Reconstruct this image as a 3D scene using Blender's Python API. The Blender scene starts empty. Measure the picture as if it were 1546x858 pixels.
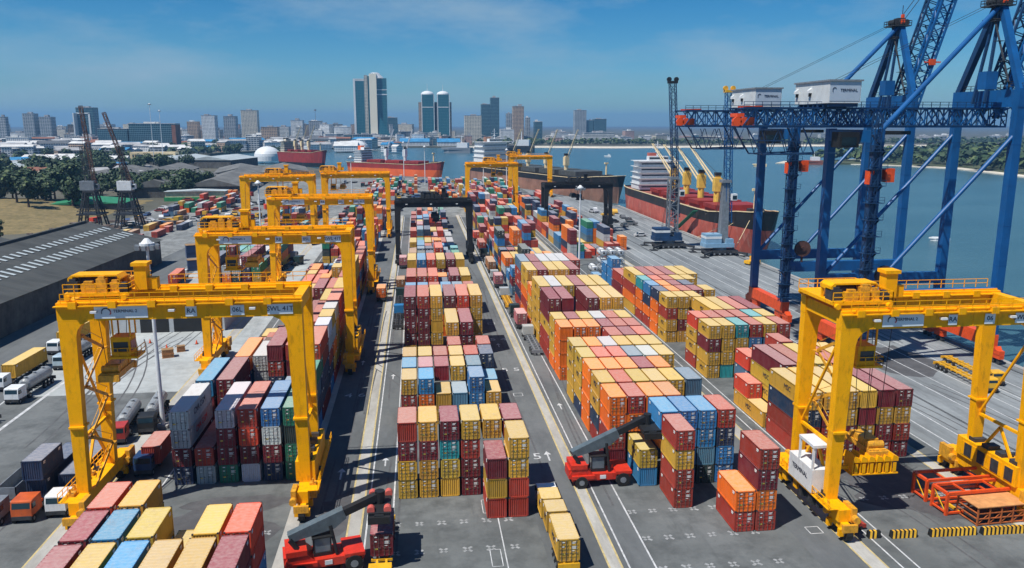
import bpy, bmesh, math, random
from mathutils import Vector, Matrix
rnd = random.Random(7)
R = math.radians
scene = bpy.context.scene
COL = scene.collection

# ------------------------------------------------------------------ mesh builder
class MB:
    def __init__(s): s.v = []; s.f = []; s.m = []
    def poly(s, pts, mi=0):
        n = len(s.v); s.v += [tuple(p) for p in pts]; s.f.append(tuple(range(n, n + len(pts)))); s.m.append(mi)
    def hexa(s, p, mi=0, skip=()):
        n = len(s.v); s.v += [tuple(q) for q in p]
        for k, f in enumerate(((0, 3, 2, 1), (4, 5, 6, 7), (0, 1, 5, 4), (1, 2, 6, 5), (2, 3, 7, 6), (3, 0, 4, 7))):
            if k in skip: continue
            s.f.append(tuple(n + i for i in f)); s.m.append(mi)
    def box(s, x0, y0, z0, x1, y1, z1, mi=0):
        if x0 > x1: x0, x1 = x1, x0
        if y0 > y1: y0, y1 = y1, y0
        if z0 > z1: z0, z1 = z1, z0
        s.hexa([(x0, y0, z0), (x1, y0, z0), (x1, y1, z0), (x0, y1, z0), (x0, y0, z1), (x1, y0, z1), (x1, y1, z1), (x0, y1, z1)], mi)
        return s
    def bar(s, p, q, w, h=None, mi=0, w2=None, h2=None):
        p = Vector(p); q = Vector(q); h = h or w; w2 = w2 or w; h2 = h2 or (h if w2 == w else w2 * h / w)
        d = (q - p).normalized(); up = Vector((0, 0, 1)) if abs(d.z) < .95 else Vector((0, 1, 0))
        a = d.cross(up).normalized(); b = a.cross(d).normalized()
        P = []
        for c, ww, hh in ((p, w, h), (q, w2, h2)):
            for sa, sb in ((-1, -1), (1, -1), (1, 1), (-1, 1)): P.append(c + a * sa * ww / 2 + b * sb * hh / 2)
        s.hexa([P[0], P[3], P[2], P[1], P[4], P[7], P[6], P[5]], mi)
        return s
    def tube(s, p, q, r, r2=None, n=10, mi=0, caps=True, cm=None):
        p = Vector(p); q = Vector(q); r2 = r if r2 is None else r2
        d = (q - p).normalized(); up = Vector((0, 0, 1)) if abs(d.z) < .95 else Vector((1, 0, 0))
        a = d.cross(up).normalized(); b = a.cross(d).normalized(); k = len(s.v)
        for c, rr in ((p, r), (q, r2)):
            for i in range(n):
                t = 2 * math.pi * i / n; s.v.append(tuple(c + (a * math.cos(t) + b * math.sin(t)) * rr))
        for i in range(n):
            j = (i + 1) % n; s.f.append((k + i, k + j, k + n + j, k + n + i)); s.m.append(mi)
        if caps:
            s.f.append(tuple(k + i for i in reversed(range(n)))); s.m.append(mi if cm is None else cm)
            s.f.append(tuple(k + n + i for i in range(n))); s.m.append(mi if cm is None else cm)
        return s
    def path(s, pts, r, n=6, mi=0):
        for a, b in zip(pts, pts[1:]): s.tube(a, b, r, n=n, mi=mi)
        return s
    def prism(s, pts, d, mi=0, mis=None):
        # pts: closed 3-D outline, d: extrusion vector
        n = len(pts); k = len(s.v); d = Vector(d)
        s.v += [tuple(Vector(p)) for p in pts] + [tuple(Vector(p) + d) for p in pts]
        s.f.append(tuple(k + i for i in range(n))); s.m.append(mi)
        s.f.append(tuple(k + n + i for i in reversed(range(n)))); s.m.append(mi)
        for i in range(n):
            j = (i + 1) % n; s.f.append((k + j, k + i, k + n + i, k + n + j)); s.m.append(mis[i] if mis else mi)
        return s
    def truss(s, p, q, w, h, n, c=.22, r=.13, up=(0, 0, 1), mi=0):
        p = Vector(p); q = Vector(q); d = (q - p).normalized(); up = Vector(up)
        a = d.cross(up).normalized(); b = a.cross(d).normalized()
        C = [a * sa * w / 2 + b * sb * h / 2 for sa, sb in ((-1, -1), (1, -1), (1, 1), (-1, 1))]
        for c0 in C: s.bar(p + c0, q + c0, c, mi=mi)
        L = (q - p) / n
        for i in range(n):
            x0 = p + L * i; x1 = p + L * (i + 1); xm = (x0 + x1) / 2
            for k in range(4):
                A, B = C[k], C[(k + 1) % 4]
                if i % 2: A, B = B, A
                s.bar(x0 + A, x1 + B, r, mi=mi)
                s.bar(x1 + A, x1 + B, r * .8, mi=mi)
        return s
    def rail(s, pts, h=1.1, step=2.0, t=.07, mi=0):
        for a, b in zip(pts, pts[1:]):
            a = Vector(a); b = Vector(b); L = (b - a).length; n = max(1, int(L / step))
            for i in range(n + 1):
                c = a + (b - a) * i / n; s.bar(c, c + Vector((0, 0, h)), t, mi=mi)
            for hh in (h, h * .5): s.bar(a + Vector((0, 0, hh)), b + Vector((0, 0, hh)), t, mi=mi)
        return s
    def mesh(s, name, mats):
        me = bpy.data.meshes.new(name); me.from_pydata([tuple(p) for p in s.v], [], s.f)
        for m in mats: me.materials.append(m)
        if len(mats) > 1: me.polygons.foreach_set('material_index', s.m)
        me.update(); return me

def obj(name, mb, mats, parent=None, loc=(0, 0, 0), rz=0, color=None, smooth=False):
    if not isinstance(mats, (list, tuple)): mats = [mats]
    me = mb.mesh(name, mats) if isinstance(mb, MB) else mb
    o = bpy.data.objects.new(name, me); COL.objects.link(o)
    o.location = loc; o.rotation_euler = (0, 0, rz)
    if parent is not None: o.parent = parent
    if color: o.color = color
    if smooth and isinstance(mb, MB):
        for p in me.polygons: p.use_smooth = True
    return o
def tag(o, label=None, cat=None, group=None, kind=None):
    if label: o['label'] = label
    if cat: o['category'] = cat
    if group: o['group'] = group
    if kind: o['kind'] = kind
    return o
def thing(name, label, cat, loc=(0, 0, 0), rz=0, group=None):
    o = bpy.data.objects.new(name, None); COL.objects.link(o); o.location = loc; o.rotation_euler = (0, 0, rz)
    o.empty_display_size = .5
    return tag(o, label, cat, group)
KIDS = {}
def reg(root):
    """remember the tree below a prototype"""
    def walk(o): return [(c, walk(c)) for c in COL.objects if c.parent == o]
    KIDS[root.name] = walk(root); return root
def dup(root, label, loc, rz=0, group=None, sc=None, color=None):
    r = root.copy(); COL.objects.link(r); r.location = loc; r.rotation_euler = (0, 0, rz)
    if sc: r.scale = sc
    r['label'] = label
    if group: r['group'] = group
    if color: r.color = color
    def cp(lst, par):
        for c, sub in lst:
            d = c.copy(); COL.objects.link(d); d.parent = par
            if color and c.get('tint'): d.color = color
            cp(sub, d)
    cp(KIDS[root.name], r); return r
ORD = 'first second third fourth fifth sixth seventh eighth ninth tenth eleventh twelfth thirteenth fourteenth fifteenth sixteenth seventeenth eighteenth nineteenth'.split()
TENS = {2: 'twent', 3: 'thirt', 4: 'fort', 5: 'fift', 6: 'sixt', 7: 'sevent', 8: 'eight', 9: 'ninet'}
def ordw(n):
    if n <= 19: return ORD[n - 1]
    if n >= 100: return 'hundred-' + ordw(n - 100) if n > 100 else 'hundredth'
    t, u = divmod(n, 10)
    return TENS[t] + ('ieth' if u == 0 else 'y-' + ORD[u - 1])

# ------------------------------------------------------------------ materials
def nt(name):
    m = bpy.data.materials.new(name); m.use_nodes = True; t = m.node_tree
    return m, t, t.nodes['Principled BSDF']
def N(t, typ, **k):
    n = t.nodes.new(typ)
    for a, b in k.items():
        if a.startswith('i_'): n.inputs[a[2:].replace('_', ' ')].default_value = b
        else: setattr(n, a, b)
    return n
def mixc(t, f, a, b, blend='MIX'):
    n = t.nodes.new('ShaderNodeMix'); n.data_type = 'RGBA'; n.blend_type = blend
    for sock, val in ((0, f), (6, a), (7, b)):
        if isinstance(val, (int, float)): n.inputs[sock].default_value = val
        elif isinstance(val, tuple): n.inputs[sock].default_value = val if len(val) == 4 else val + (1,)
        else: t.links.new(val, n.inputs[sock])
    return n.outputs[2]
def ramp(t, src, a, b, c0=0., c1=1.):
    n = t.nodes.new('ShaderNodeMapRange'); n.inputs[1].default_value = a; n.inputs[2].default_value = b
    n.inputs[3].default_value = c0; n.inputs[4].default_value = c1; t.links.new(src, n.inputs[0]); return n.outputs[0]
def coords(t, world=True, scale=(1, 1, 1), rnd_off=False):
    mp = N(t, 'ShaderNodeMapping'); mp.inputs['Scale'].default_value = scale
    if world: g = N(t, 'ShaderNodeNewGeometry'); t.links.new(g.outputs['Position'], mp.inputs['Vector'])
    else:
        g = N(t, 'ShaderNodeTexCoord'); t.links.new(g.outputs['Object'], mp.inputs['Vector'])
    return mp.outputs[0]
def noise(t, vec, sc, det=3, rough=.6):
    n = N(t, 'ShaderNodeTexNoise'); n.inputs['Scale'].default_value = sc; n.inputs['Detail'].default_value = det
    n.inputs['Roughness'].default_value = rough; t.links.new(vec, n.inputs['Vector']); return n.outputs['Fac']
MATS = {}
def mat(name, col, rough=.6, metal=0., var=.25, sc=.6, dirt=None, dk=.35, stretch=(1, 1, 1), bump=0, spec=.5, emit=None):
    """painted / plain surface with blotchy wear"""
    if name in MATS: return MATS[name]
    m, t, b = nt(name)
    v = coords(t, True, stretch); nf = noise(t, v, sc, 4)
    lo = tuple(c * (1 - var) for c in col); hi = tuple(min(1, c * (1 + var)) for c in col)
    c = mixc(t, ramp(t, nf, .3, .7), lo, hi)
    if dirt:
        n2 = noise(t, coords(t, True, (stretch[0], stretch[1], stretch[2] * .35)), sc * 3.1, 5, .7)
        c = mixc(t, ramp(t, n2, .52, .75, 0, dk), c, dirt)
    t.links.new(c, b.inputs['Base Color'])
    b.inputs['Roughness'].default_value = rough; b.inputs['Metallic'].default_value = metal
    b.inputs['Specular IOR Level'].default_value = spec
    if bump:
        bn = N(t, 'ShaderNodeBump'); bn.inputs['Strength'].default_value = bump; bn.inputs['Distance'].default_value = .1
        t.links.new(noise(t, v, sc * 9, 4), bn.inputs['Height']); t.links.new(bn.outputs[0], b.inputs['Normal'])
    MATS[name] = m; return m
def paintmat(name, roof=False, fixed=None):
    """paint in the object's own colour; roofs are painted paler for the sun on them, with dust and stains"""
    m, t, b = nt(name)
    hs = N(t, 'ShaderNodeHueSaturation')
    if fixed:
        wn = N(t, 'ShaderNodeTexWhiteNoise'); mpn = N(t, 'ShaderNodeVectorMath', operation='SNAP'); g_ = N(t, 'ShaderNodeNewGeometry')
        t.links.new(g_.outputs['Position'], mpn.inputs[0]); mpn.inputs[1].default_value = (2.75, 6.6, 2.6); t.links.new(mpn.outputs[0], wn.inputs[0])
        hs.inputs['Color'].default_value = fixed + (1,); rn_ = noise(t, coords(t), .12, 1)
    else:
        oi = N(t, 'ShaderNodeObjectInfo'); t.links.new(oi.outputs['Color'], hs.inputs['Color']); rn_ = oi.outputs['Random']
    t.links.new(ramp(t, rn_, 0, 1, .78, 1.15), hs.inputs['Value'])
    c = hs.outputs[0]
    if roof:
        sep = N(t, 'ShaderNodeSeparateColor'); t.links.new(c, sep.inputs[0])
        gm = N(t, 'ShaderNodeGamma'); gm.inputs[1].default_value = .6; t.links.new(c, gm.inputs[0]); c = mixc(t, 1., gm.outputs[0], (.95, .92, .92), 'MULTIPLY')  # overhead sun put into the colour: roof tone lifted, then paled
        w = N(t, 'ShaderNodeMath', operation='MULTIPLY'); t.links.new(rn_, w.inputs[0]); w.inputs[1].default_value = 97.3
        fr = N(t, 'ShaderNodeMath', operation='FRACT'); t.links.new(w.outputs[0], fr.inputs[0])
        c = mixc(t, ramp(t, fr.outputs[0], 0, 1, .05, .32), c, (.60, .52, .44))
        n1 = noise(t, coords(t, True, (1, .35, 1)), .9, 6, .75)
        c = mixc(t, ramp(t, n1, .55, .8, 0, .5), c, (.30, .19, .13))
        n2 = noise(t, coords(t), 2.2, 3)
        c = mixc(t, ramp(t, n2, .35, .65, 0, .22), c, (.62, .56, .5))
    else:
        n1 = noise(t, coords(t, True, (1.6, 1.6, .25)), 1.2, 6, .75)
        c = mixc(t, ramp(t, n1, .5, .8, 0, .55), c, (.10, .055, .035))
        n2 = noise(t, coords(t), .7, 3)
        c = mixc(t, ramp(t, n2, .35, .65, 0, .06), c, (.45, .4, .36))
        n3 = noise(t, coords(t, True, (1, 1, .4)), 4.5, 4, .6); c = mixc(t, ramp(t, n3, .62, .72, 0, .5), c, (.13, .05, .025))
    t.links.new(c, b.inputs['Base Color']); b.inputs['Roughness'].default_value = .62 if not roof else .75
    b.inputs['Specular IOR Level'].default_value = .3
    MATS[name] = m; return m
def facade(name, wall, glass, sx=4., sz=3.4, mort=.3, rough=.5, ratio=.6):
    """wall with a grid of windows set in it"""
    if name in MATS: return MATS[name]
    m, t, b = nt(name)
    tc = N(t, 'ShaderNodeTexCoord'); sp = N(t, 'ShaderNodeSeparateXYZ'); t.links.new(tc.outputs['Object'], sp.inputs[0])
    ad = N(t, 'ShaderNodeMath', operation='ADD'); t.links.new(sp.outputs[0], ad.inputs[0]); t.links.new(sp.outputs[1], ad.inputs[1])
    def cell(src, size, frac):
        d = N(t, 'ShaderNodeMath', operation='DIVIDE'); t.links.new(src, d.inputs[0]); d.inputs[1].default_value = size
        f = N(t, 'ShaderNodeMath', operation='FRACT'); t.links.new(d.outputs[0], f.inputs[0])
        g = N(t, 'ShaderNodeMath', operation='GREATER_THAN'); t.links.new(f.outputs[0], g.inputs[0]); g.inputs[1].default_value = frac
        return g.outputs[0]
    mu = N(t, 'ShaderNodeMath', operation='MULTIPLY'); t.links.new(cell(ad.outputs[0], sx, mort), mu.inputs[0]); t.links.new(cell(sp.outputs[2], sz, 1 - ratio), mu.inputs[1])
    nz = noise(t, coords(t, False), .08, 3)
    w = mixc(t, ramp(t, nz, .3, .7), tuple(c * .8 for c in wall), tuple(min(1, c * 1.1) for c in wall))
    c = mixc(t, mu.outputs[0], w, glass); t.links.new(c, b.inputs['Base Color'])
    t.links.new(ramp(t, mu.outputs[0], 0, 1, .8, .2), b.inputs['Roughness'])
    MATS[name] = m; return m

YEL = mat('crane_yellow', (.98, .43, .0), .5, var=.08, sc=.5, dirt=(.28, .11, .01), dk=.55, spec=.2)
YELD = mat('machinery_yellow', (.70, .33, .02), .5, var=.3, sc=1.5, dirt=(.06, .04, .03), dk=.7)
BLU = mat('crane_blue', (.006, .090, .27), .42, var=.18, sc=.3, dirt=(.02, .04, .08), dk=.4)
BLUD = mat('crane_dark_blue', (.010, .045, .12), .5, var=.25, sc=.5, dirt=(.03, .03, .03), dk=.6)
ORG = mat('safety_orange', (.78, .085, .012), .45, var=.15, sc=.8, dirt=(.2, .04, .02), dk=.5)
REDM = mat('machine_red', (.62, .035, .015), .4, var=.15, sc=1.2, dirt=(.12, .03, .02), dk=.5)
BLK = mat('black_steel', (.012, .013, .014), .6, var=.3)
DKS = mat('dark_steel', (.035, .038, .042), .6, var=.4, sc=1.5, dirt=(.09, .05, .03))
RUB = mat('tyre_rubber', (.012, .012, .012), .85, var=.2)
GRY = mat('grey_steel', (.20, .22, .24), .5, var=.2, sc=1., dirt=(.08, .07, .06))
BOOM = mat('boom_grey', (.10, .13, .145), .4, var=.2, sc=1., dirt=(.03, .03, .03))
WHT = mat('white_paint', (.72, .74, .74), .45, var=.08, dirt=(.3, .27, .22), dk=.4)
WHTB = mat('white_sign', (.68, .76, .80), .5, var=.05)
CRM = mat('cream_paint', (.78, .62, .36), .5, var=.12, dirt=(.3, .18, .1))
GLS = mat('dark_glass', (.015, .03, .04), .12, var=.1)
INK = mat('dark_lettering', (.02, .025, .05), .6, var=0)
WLET = mat('white_lettering', (.75, .75, .72), .6, var=.05)
RED = mat('logo_red', (.6, .03, .03), .5, var=0)
CONC = mat('concrete', (.33, .32, .30), .9, var=.2, sc=.3, dirt=(.12, .11, .10), dk=.6)
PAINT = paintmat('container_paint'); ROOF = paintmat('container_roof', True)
TYEL = mat('tractor_yellow', (.80, .42, .02), .4, var=.1, dirt=(.1, .06, .03), dk=.4)

TXT = {}
def textmesh(text, size, m, ext=.02):
    k = (text, size, m.name, ext)
    if k not in TXT:
        cu = bpy.data.curves.new('lettering', 'FONT'); cu.body = text; cu.size = size; cu.extrude = ext; cu.align_x = 'CENTER'; cu.align_y = 'CENTER'; cu.resolution_u = 2
        tmp = bpy.data.objects.new('tmp', cu); COL.objects.link(tmp); bpy.context.view_layer.update()
        me = bpy.data.meshes.new_from_object(tmp.evaluated_get(bpy.context.evaluated_depsgraph_get())); me.materials.clear(); me.materials.append(m)
        bpy.data.objects.remove(tmp); bpy.data.curves.remove(cu); TXT[k] = me
    return TXT[k]
def letters(text, size, parent, loc, rot, m=INK, name='lettering', ext=.02, align='CENTER', sx=1):
    o = bpy.data.objects.new(name, textmesh(text, size, m, ext)); COL.objects.link(o); o.parent = parent; o.location = loc; o.rotation_euler = rot; o.scale = (sx, 1, 1)
    return o
FRONT = (R(90), 0, 0)          # readable from -Y
LSIDE = (R(90), 0, R(-90))     # readable from -X
RSIDE = (R(90), 0, R(90))      # readable from +X
# ------------------------------------------------------------------ light, sky, camera
SUN_EL, SUN_AZ = 60.5, math.atan2(-3.4, -2.1)   # azimuth of the sun itself, atan2(x, y)
w = bpy.data.worlds.new('World'); scene.world = w; w.use_nodes = True; wt = w.node_tree
bg = wt.nodes['Background']
sky = N(wt, 'ShaderNodeTexSky'); sky.sky_type = 'NISHITA'; sky.sun_disc = False
sky.sun_elevation = R(SUN_EL); sky.sun_rotation = SUN_AZ; sky.air_density = 1.0; sky.dust_density = .2; sky.ozone_density = 3.0
tc = N(wt, 'ShaderNodeTexCoord')
mp = N(wt, 'ShaderNodeMapping'); mp.inputs['Scale'].default_value = (1, 1, 3.2); wt.links.new(tc.outputs['Generated'], mp.inputs[0])
cn = noise(wt, mp.outputs[0], 3.1, 8, .62); cn2 = noise(wt, mp.outputs[0], 1.3, 3, .5)
mm = N(wt, 'ShaderNodeMath', operation='MULTIPLY'); wt.links.new(ramp(wt, cn, .44, .72), mm.inputs[0]); wt.links.new(ramp(wt, cn2, .44, .6, 0, .75), mm.inputs[1])
hs = N(wt, 'ShaderNodeHueSaturation'); hs.inputs['Saturation'].default_value = 1.5; hs.inputs['Hue'].default_value = .488; wt.links.new(sky.outputs[0], hs.inputs['Color'])
sx = N(wt, 'ShaderNodeSeparateXYZ'); wt.links.new(tc.outputs['Generated'], sx.inputs[0])
tint = mixc(wt, ramp(wt, sx.outputs[2], 0, .22), (.52, .86, 1.22), (.40, .78, 1.03)); fin = mixc(wt, 1., hs.outputs[0], tint, 'MULTIPLY')
wt.links.new(mixc(wt, mm.outputs[0], fin, (4.4, 6.2, 7.6)), bg.inputs['Color']); bg.inputs['Strength'].default_value = .072
sl = bpy.data.lights.new('sun', 'SUN'); sl.energy = 5.0; sl.angle = R(.5); sl.color = (1, .96, .90)
so = bpy.data.objects.new('sun', sl); COL.objects.link(so)
sd = Vector((math.sin(SUN_AZ) * math.cos(R(SUN_EL)), math.cos(SUN_AZ) * math.cos(R(SUN_EL)), math.sin(R(SUN_EL))))
so.rotation_euler = sd.to_track_quat('Z', 'Y').to_euler()
cam = bpy.data.cameras.new('camera'); cam.sensor_width = 36; cam.lens = 28.18; cam.clip_end = 30000; cam.clip_start = .5
co = bpy.data.objects.new('camera', cam); COL.objects.link(co); co.location = (0, 0, 48); co.rotation_euler = (R(90 - 11.31), 0, R(-6.70))
scene.camera = co
scene.view_settings.view_transform = 'Standard'; scene.view_settings.look = 'None'; scene.view_settings.gamma = 1
scene.view_settings.exposure = 0.10
cy = scene.cycles; cy.use_denoising = True; cy.max_bounces = 5; cy.diffuse_bounces = 3; cy.glossy_bounces = 2; cy.transmission_bounces = 2; cy.volume_bounces = 0
cy.use_adaptive_sampling = True; cy.adaptive_threshold = .015; cy.sample_clamp_indirect = 4

hz, ht, hb = nt('haze_air'); ht.nodes.remove(hb)
vp = N(ht, 'ShaderNodeVolumePrincipled'); vp.inputs['Density'].default_value = .00010; vp.inputs['Color'].default_value = (.26, .58, 1, 1); vp.inputs['Anisotropy'].default_value = .1
ht.links.new(vp.outputs[0], ht.nodes['Material Output'].inputs['Volume'])
tag(obj('haze', MB().box(-13500, -1600, -9, 13500, 14500, 215), hz), 'pale blue sea haze hanging over the harbour and city', 'haze', kind='stuff')

# ------------------------------------------------------------------ setting
def sheet(name, pts, z, m, label=None):
    b = MB(); b.poly([(x, y, z) for x, y in pts]); return tag(obj(name, b, m), label, kind='structure')
# sea
m, t, b = nt('sea_water'); v = coords(t, True, (1, 1, 1))
far = noise(t, coords(t, True, (1, 3.2, 1)), .006, 4); c = mixc(t, ramp(t, far, .3, .7), (.040, .105, .135), (.062, .140, .170))
t.links.new(c, b.inputs['Base Color']); b.inputs['Roughness'].default_value = .22; b.inputs['IOR'].default_value = 1.33
bn = N(t, 'ShaderNodeBump'); bn.inputs['Strength'].default_value = .8; bn.inputs['Distance'].default_value = .5
n1 = noise(t, coords(t, True, (1, 1.7, 1)), .35, 6, .65); t.links.new(n1, bn.inputs['Height']); t.links.new(bn.outputs[0], b.inputs['Normal'])
SEA = m
tag(obj('sea', MB().box(-13000, -1500, -8, 13000, 14000, -3.2), SEA), kind='structure')
def groundmat(name, c0, c1, stain, sc=.02, fine=.8, st=.5, dirx=(1, 1, 1), rough=.9):
    m, t, b = nt(name); v = coords(t, True, dirx)
    c = mixc(t, ramp(t, noise(t, v, sc, 5, .6), .35, .65), c0, c1)
    c = mixc(t, ramp(t, noise(t, v, sc * 3.3, 5, .65), .42, .62, 0, .55), c, tuple(min(1, x * 1.35) for x in c1))
    c = mixc(t, ramp(t, noise(t, v, sc * 9, 6, .7), .46, .70, 0, st), c, stain)
    c = mixc(t, ramp(t, noise(t, coords(t, True), fine, 4, .7), .3, .7, 0, .3), c, tuple(x * .7 for x in c0))
    c = mixc(t, ramp(t, noise(t, coords(t, True, (1, .15, 1)), .22, 5, .7), .56, .74, 0, .45), c, tuple(x * .5 for x in stain))
    t.links.new(c, b.inputs['Base Color']); b.inputs['Roughness'].default_value = rough
    bn = N(t, 'ShaderNodeBump'); bn.inputs['Strength'].default_value = .25; bn.inputs['Distance'].default_value = .05
    t.links.new(noise(t, coords(t), 2.5, 4), bn.inputs['Height']); t.links.new(bn.outputs[0], b.inputs['Normal'])
    return m
LAND = groundmat('dry_land', (.055, .060, .040), (.12, .11, .08), (.03, .04, .022), .006)
ASPH = groundmat('yard_asphalt', (.098, .108, .107), (.145, .155, .153), (.055, .060, .061), .025, st=.8)
ASPD = groundmat('lane_asphalt', (.100, .109, .112), (.14, .15, .152), (.05, .055, .058), .02, st=.6, dirx=(1, .3, 1))
PALE = groundmat('pale_concrete', (.33, .355, .35), (.42, .45, .445), (.18, .19, .19), .02, st=.6)
PALD = groundmat('worn_concrete', (.15, .16, .155), (.27, .28, .27), (.06, .06, .058), .03, st=.9)
STRIP = groundmat('runway_concrete', (.36, .35, .32), (.44, .43, .39), (.20, .19, .17), .05, st=.5, dirx=(1, .3, 1))
QUAY = groundmat('quay_concrete', (.15, .165, .17), (.26, .28, .285), (.07, .075, .08), .05, st=.6, dirx=(1, .12, 1))
WLINE = mat('white_road_paint', (.52, .53, .53), .8, var=.3, sc=.8, dirt=(.14, .15, .15), dk=.8)
YLINE = mat('yellow_road_paint', (.50, .40, .18), .8, var=.25, sc=.8, dirt=(.2, .2, .18), dk=.7)
SHORE = [(-13000, 13900), (-13000, -1400), (119, -1400), (119, 470), (94, 560), (44, 705), (10, 745), (-70, 800), (-120, 930), (-210, 1000), (-330, 1180), (-330, 1420), (-200, 1660),
         (-60, 1790), (90, 1745), (260, 1760), (420, 1700), (620, 1740), (900, 1800), (1300, 1720), (1800, 1850), (2600, 1700), (3600, 2100), (13000, 2600), (13000, 13900)]
b = MB(); n = len(SHORE)
b.poly([(x, y, 0) for x, y in SHORE])
for i in range(n):
    (x0, y0), (x1, y1) = SHORE[i], SHORE[(i + 1) % n]; b.poly([(x0, y0, 0), (x0, y0, -6), (x1, y1, -6), (x1, y1, 0)])
g = obj('ground', b, LAND); tag(g, kind='structure')
bm = bmesh.new(); bm.from_mesh(g.data); bmesh.ops.triangulate(bm, faces=[f for f in bm.faces if len(f.verts) > 4]); bmesh.ops.recalc_face_normals(bm, faces=bm.faces); bm.to_mesh(g.data); bm.free()
sheet('port_pavement', [(-110, -60), (119, -60), (119, 470), (94, 560), (44, 705), (10, 745), (-70, 800), (-150, 600), (-150, 330), (-80, 250)], .004, ASPH)
sheet('quay_apron', [(76, -50), (118.2, -50), (118.2, 470), (93, 560), (78, 600)], .008, QUAY)
sheet('service_yard', [(-74, 146), (-37, 146), (-37, 330), (-74, 330)], .008, PALE)
sheet('storage_yard', [(-148, 330), (-76, 262), (-76, 330), (-40, 345), (-40, 560), (-148, 560)], .008, PALD)
sheet('vehicle_park', [(-38, 430), (-5, 430), (74, 400), (74, 560), (40, 700), (-65, 780), (-140, 600), (-140, 562), (-38, 562)], .0084, PALD)
sheet('perimeter_road', [(-92, 80), (-68, 80), (-80, 250), (-76, 400), (-88, 400), (-96, 240)], .012, ASPD)
sheet('truck_lane', [(-16, 60), (-9.4, 60), (-9.4, 420), (-16, 420)], .008, ASPD)
sheet('truck_lane', [(-7.6, 60), (-3.9, 60), (-3.9, 420), (-7.6, 420)], .008, ASPD)
sheet('truck_lane', [(13.6, 60), (20, 60), (20, 420), (13.6, 420)], .008, ASPD)
sheet('truck_lane', [(21.6, 60), (25.2, 60), (25.2, 420), (21.6, 420)], .008, ASPD)
sheet('truck_lane', [(43.5, 60), (48.5, 60), (48.5, 420), (43.5, 420)], .008, ASPD)
ST = [(-9.3, -7.7), (20.1, 21.5), (48.7, 50.6), (71.6, 73.4), (-44.2, -42.2), (-16.9, -15.3)]
b = MB()
for x0, x1 in ST: b.poly([(x0, 55, .014), (x1, 55, .014), (x1, 430, .014), (x0, 430, .014)])
tag(obj('runway_strip', b, STRIP), kind='structure')
b = MB()
def ln(b, x0, y0, x1, y1, w=.16, z=.02, mi=0):
    p = Vector((x0, y0)); q = Vector((x1, y1)); d = (q - p).normalized(); nn = Vector((-d.y, d.x)) * w / 2
    b.poly([(p.x - nn.x, p.y - nn.y, z), (p.x + nn.x, p.y + nn.y, z), (q.x + nn.x, q.y + nn.y, z), (q.x - nn.x, q.y - nn.y, z)], mi)
for x in (-7.05, -3.95, 22.3, 25.2, 52.2, 54.0, -35.2, 76.5): ln(b, x, 58, x, 425, .2)
for x0, x1 in ST[:5]:
    for x in (x0, x1): ln(b, x, 58, x, 425, .22, mi=1)
ln(b, -67.2, 60, -67.2, 300, .6); ln(b, -68.9, 60, -78.5, 250, .3)
# bay lines, container corner spots
for k in range(-4, 1):
    y = 91.3 + 6.62 * k
    for x0, p, cols in ((-3.3, 2.74, range(6)), (26.1, 2.65, range(6)), (-33.5, 2.95, range(6)), (54.3, 2.75, range(6))):
        if x0 > 50 and k < 0: continue
        for c in cols:
            for dy in (-.25,):
                cx = x0 + p * c - .15
                for a in range(4):
                    an = R(45 + 90 * a); r0, r1 = .18, .55 + .2 * rnd.random()
                    ln(b, cx + math.cos(an) * r0, y + dy + math.sin(an) * r0, cx + math.cos(an) * r1, y + dy + math.sin(an) * r1, .34, .02, 2)
ln(b, 9.0, 60, 9.0, 97.5, .14)
for y in (94.5, 82.0):                                     # numbered bay plates
    for dx in (7.3, 8.5): ln(b, dx, y - 1.6, dx, y + 2, .1)
    ln(b, 7.3, y - 1.6, 8.5, y - 1.6, .1); ln(b, 7.3, y + 2, 8.5, y + 2, .1)
def arrow(b, x, y, s=1.):
    ln(b, x, y - 1.4 * s, x, y + .6 * s, .22 * s); b.poly([(x - .5 * s, y + .6 * s, .02), (x + .5 * s, y + .6 * s, .02), (x, y + 1.7 * s, .02)])
for x, y, s in ((-5.5, 110, 1), (-5.5, 150, 1), (-11.5, 106.5, 1.2), (-11.9, 160, 1), (18.2, 109.3, 1.1), (17, 170, 1), (23.7, 130, 1)): arrow(b, x, y, s)
for x, y in ((17.2, 137), (46.5, 84), (17.2, 190)):
    for d in (-1, 1): ln(b, x + d * .8, y - .8, x + d * .8, y + .8, .12); ln(b, x - .8, y + d * .8, x + .8, y + d * .8, .12)
tag(obj('road_markings', b, [WLINE, YLINE, mat('worn_spot_paint', (.29, .30, .30), .9, var=.35, sc=2)]), kind='structure')
for txt, x, y in (('5', 16.6, 109.4), ('5 4', 17.4, 175), ('5 5', 17.6, 152), ('4 6', -12, 140)):
    o = letters(txt, 3., None, (x, y, .024), (0, 0, 0), WLINE, 'road_lettering', .0); o['kind'] = 'structure'
b = MB()
for x in (88, 116.5):
    for d in (-.5, .5): b.box(x + d * .3 - .06, -50, .009, x + d * .3 + .06, 480, .06)
for x in (80, 83.5, 93, 97, 101.5, 105.8, 110): ln(b, x, -40, x, 470, .22, .02, 1)
tag(obj('crane_rail_track', b, [DKS, WLINE]), kind='structure')
b = MB(); b.box(118.2, -60, -3.4, 119.4, 468, .32); tag(obj('quay_kerb', b, CONC), kind='structure')
b = MB()                                                    # worn tyre tracks
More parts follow.
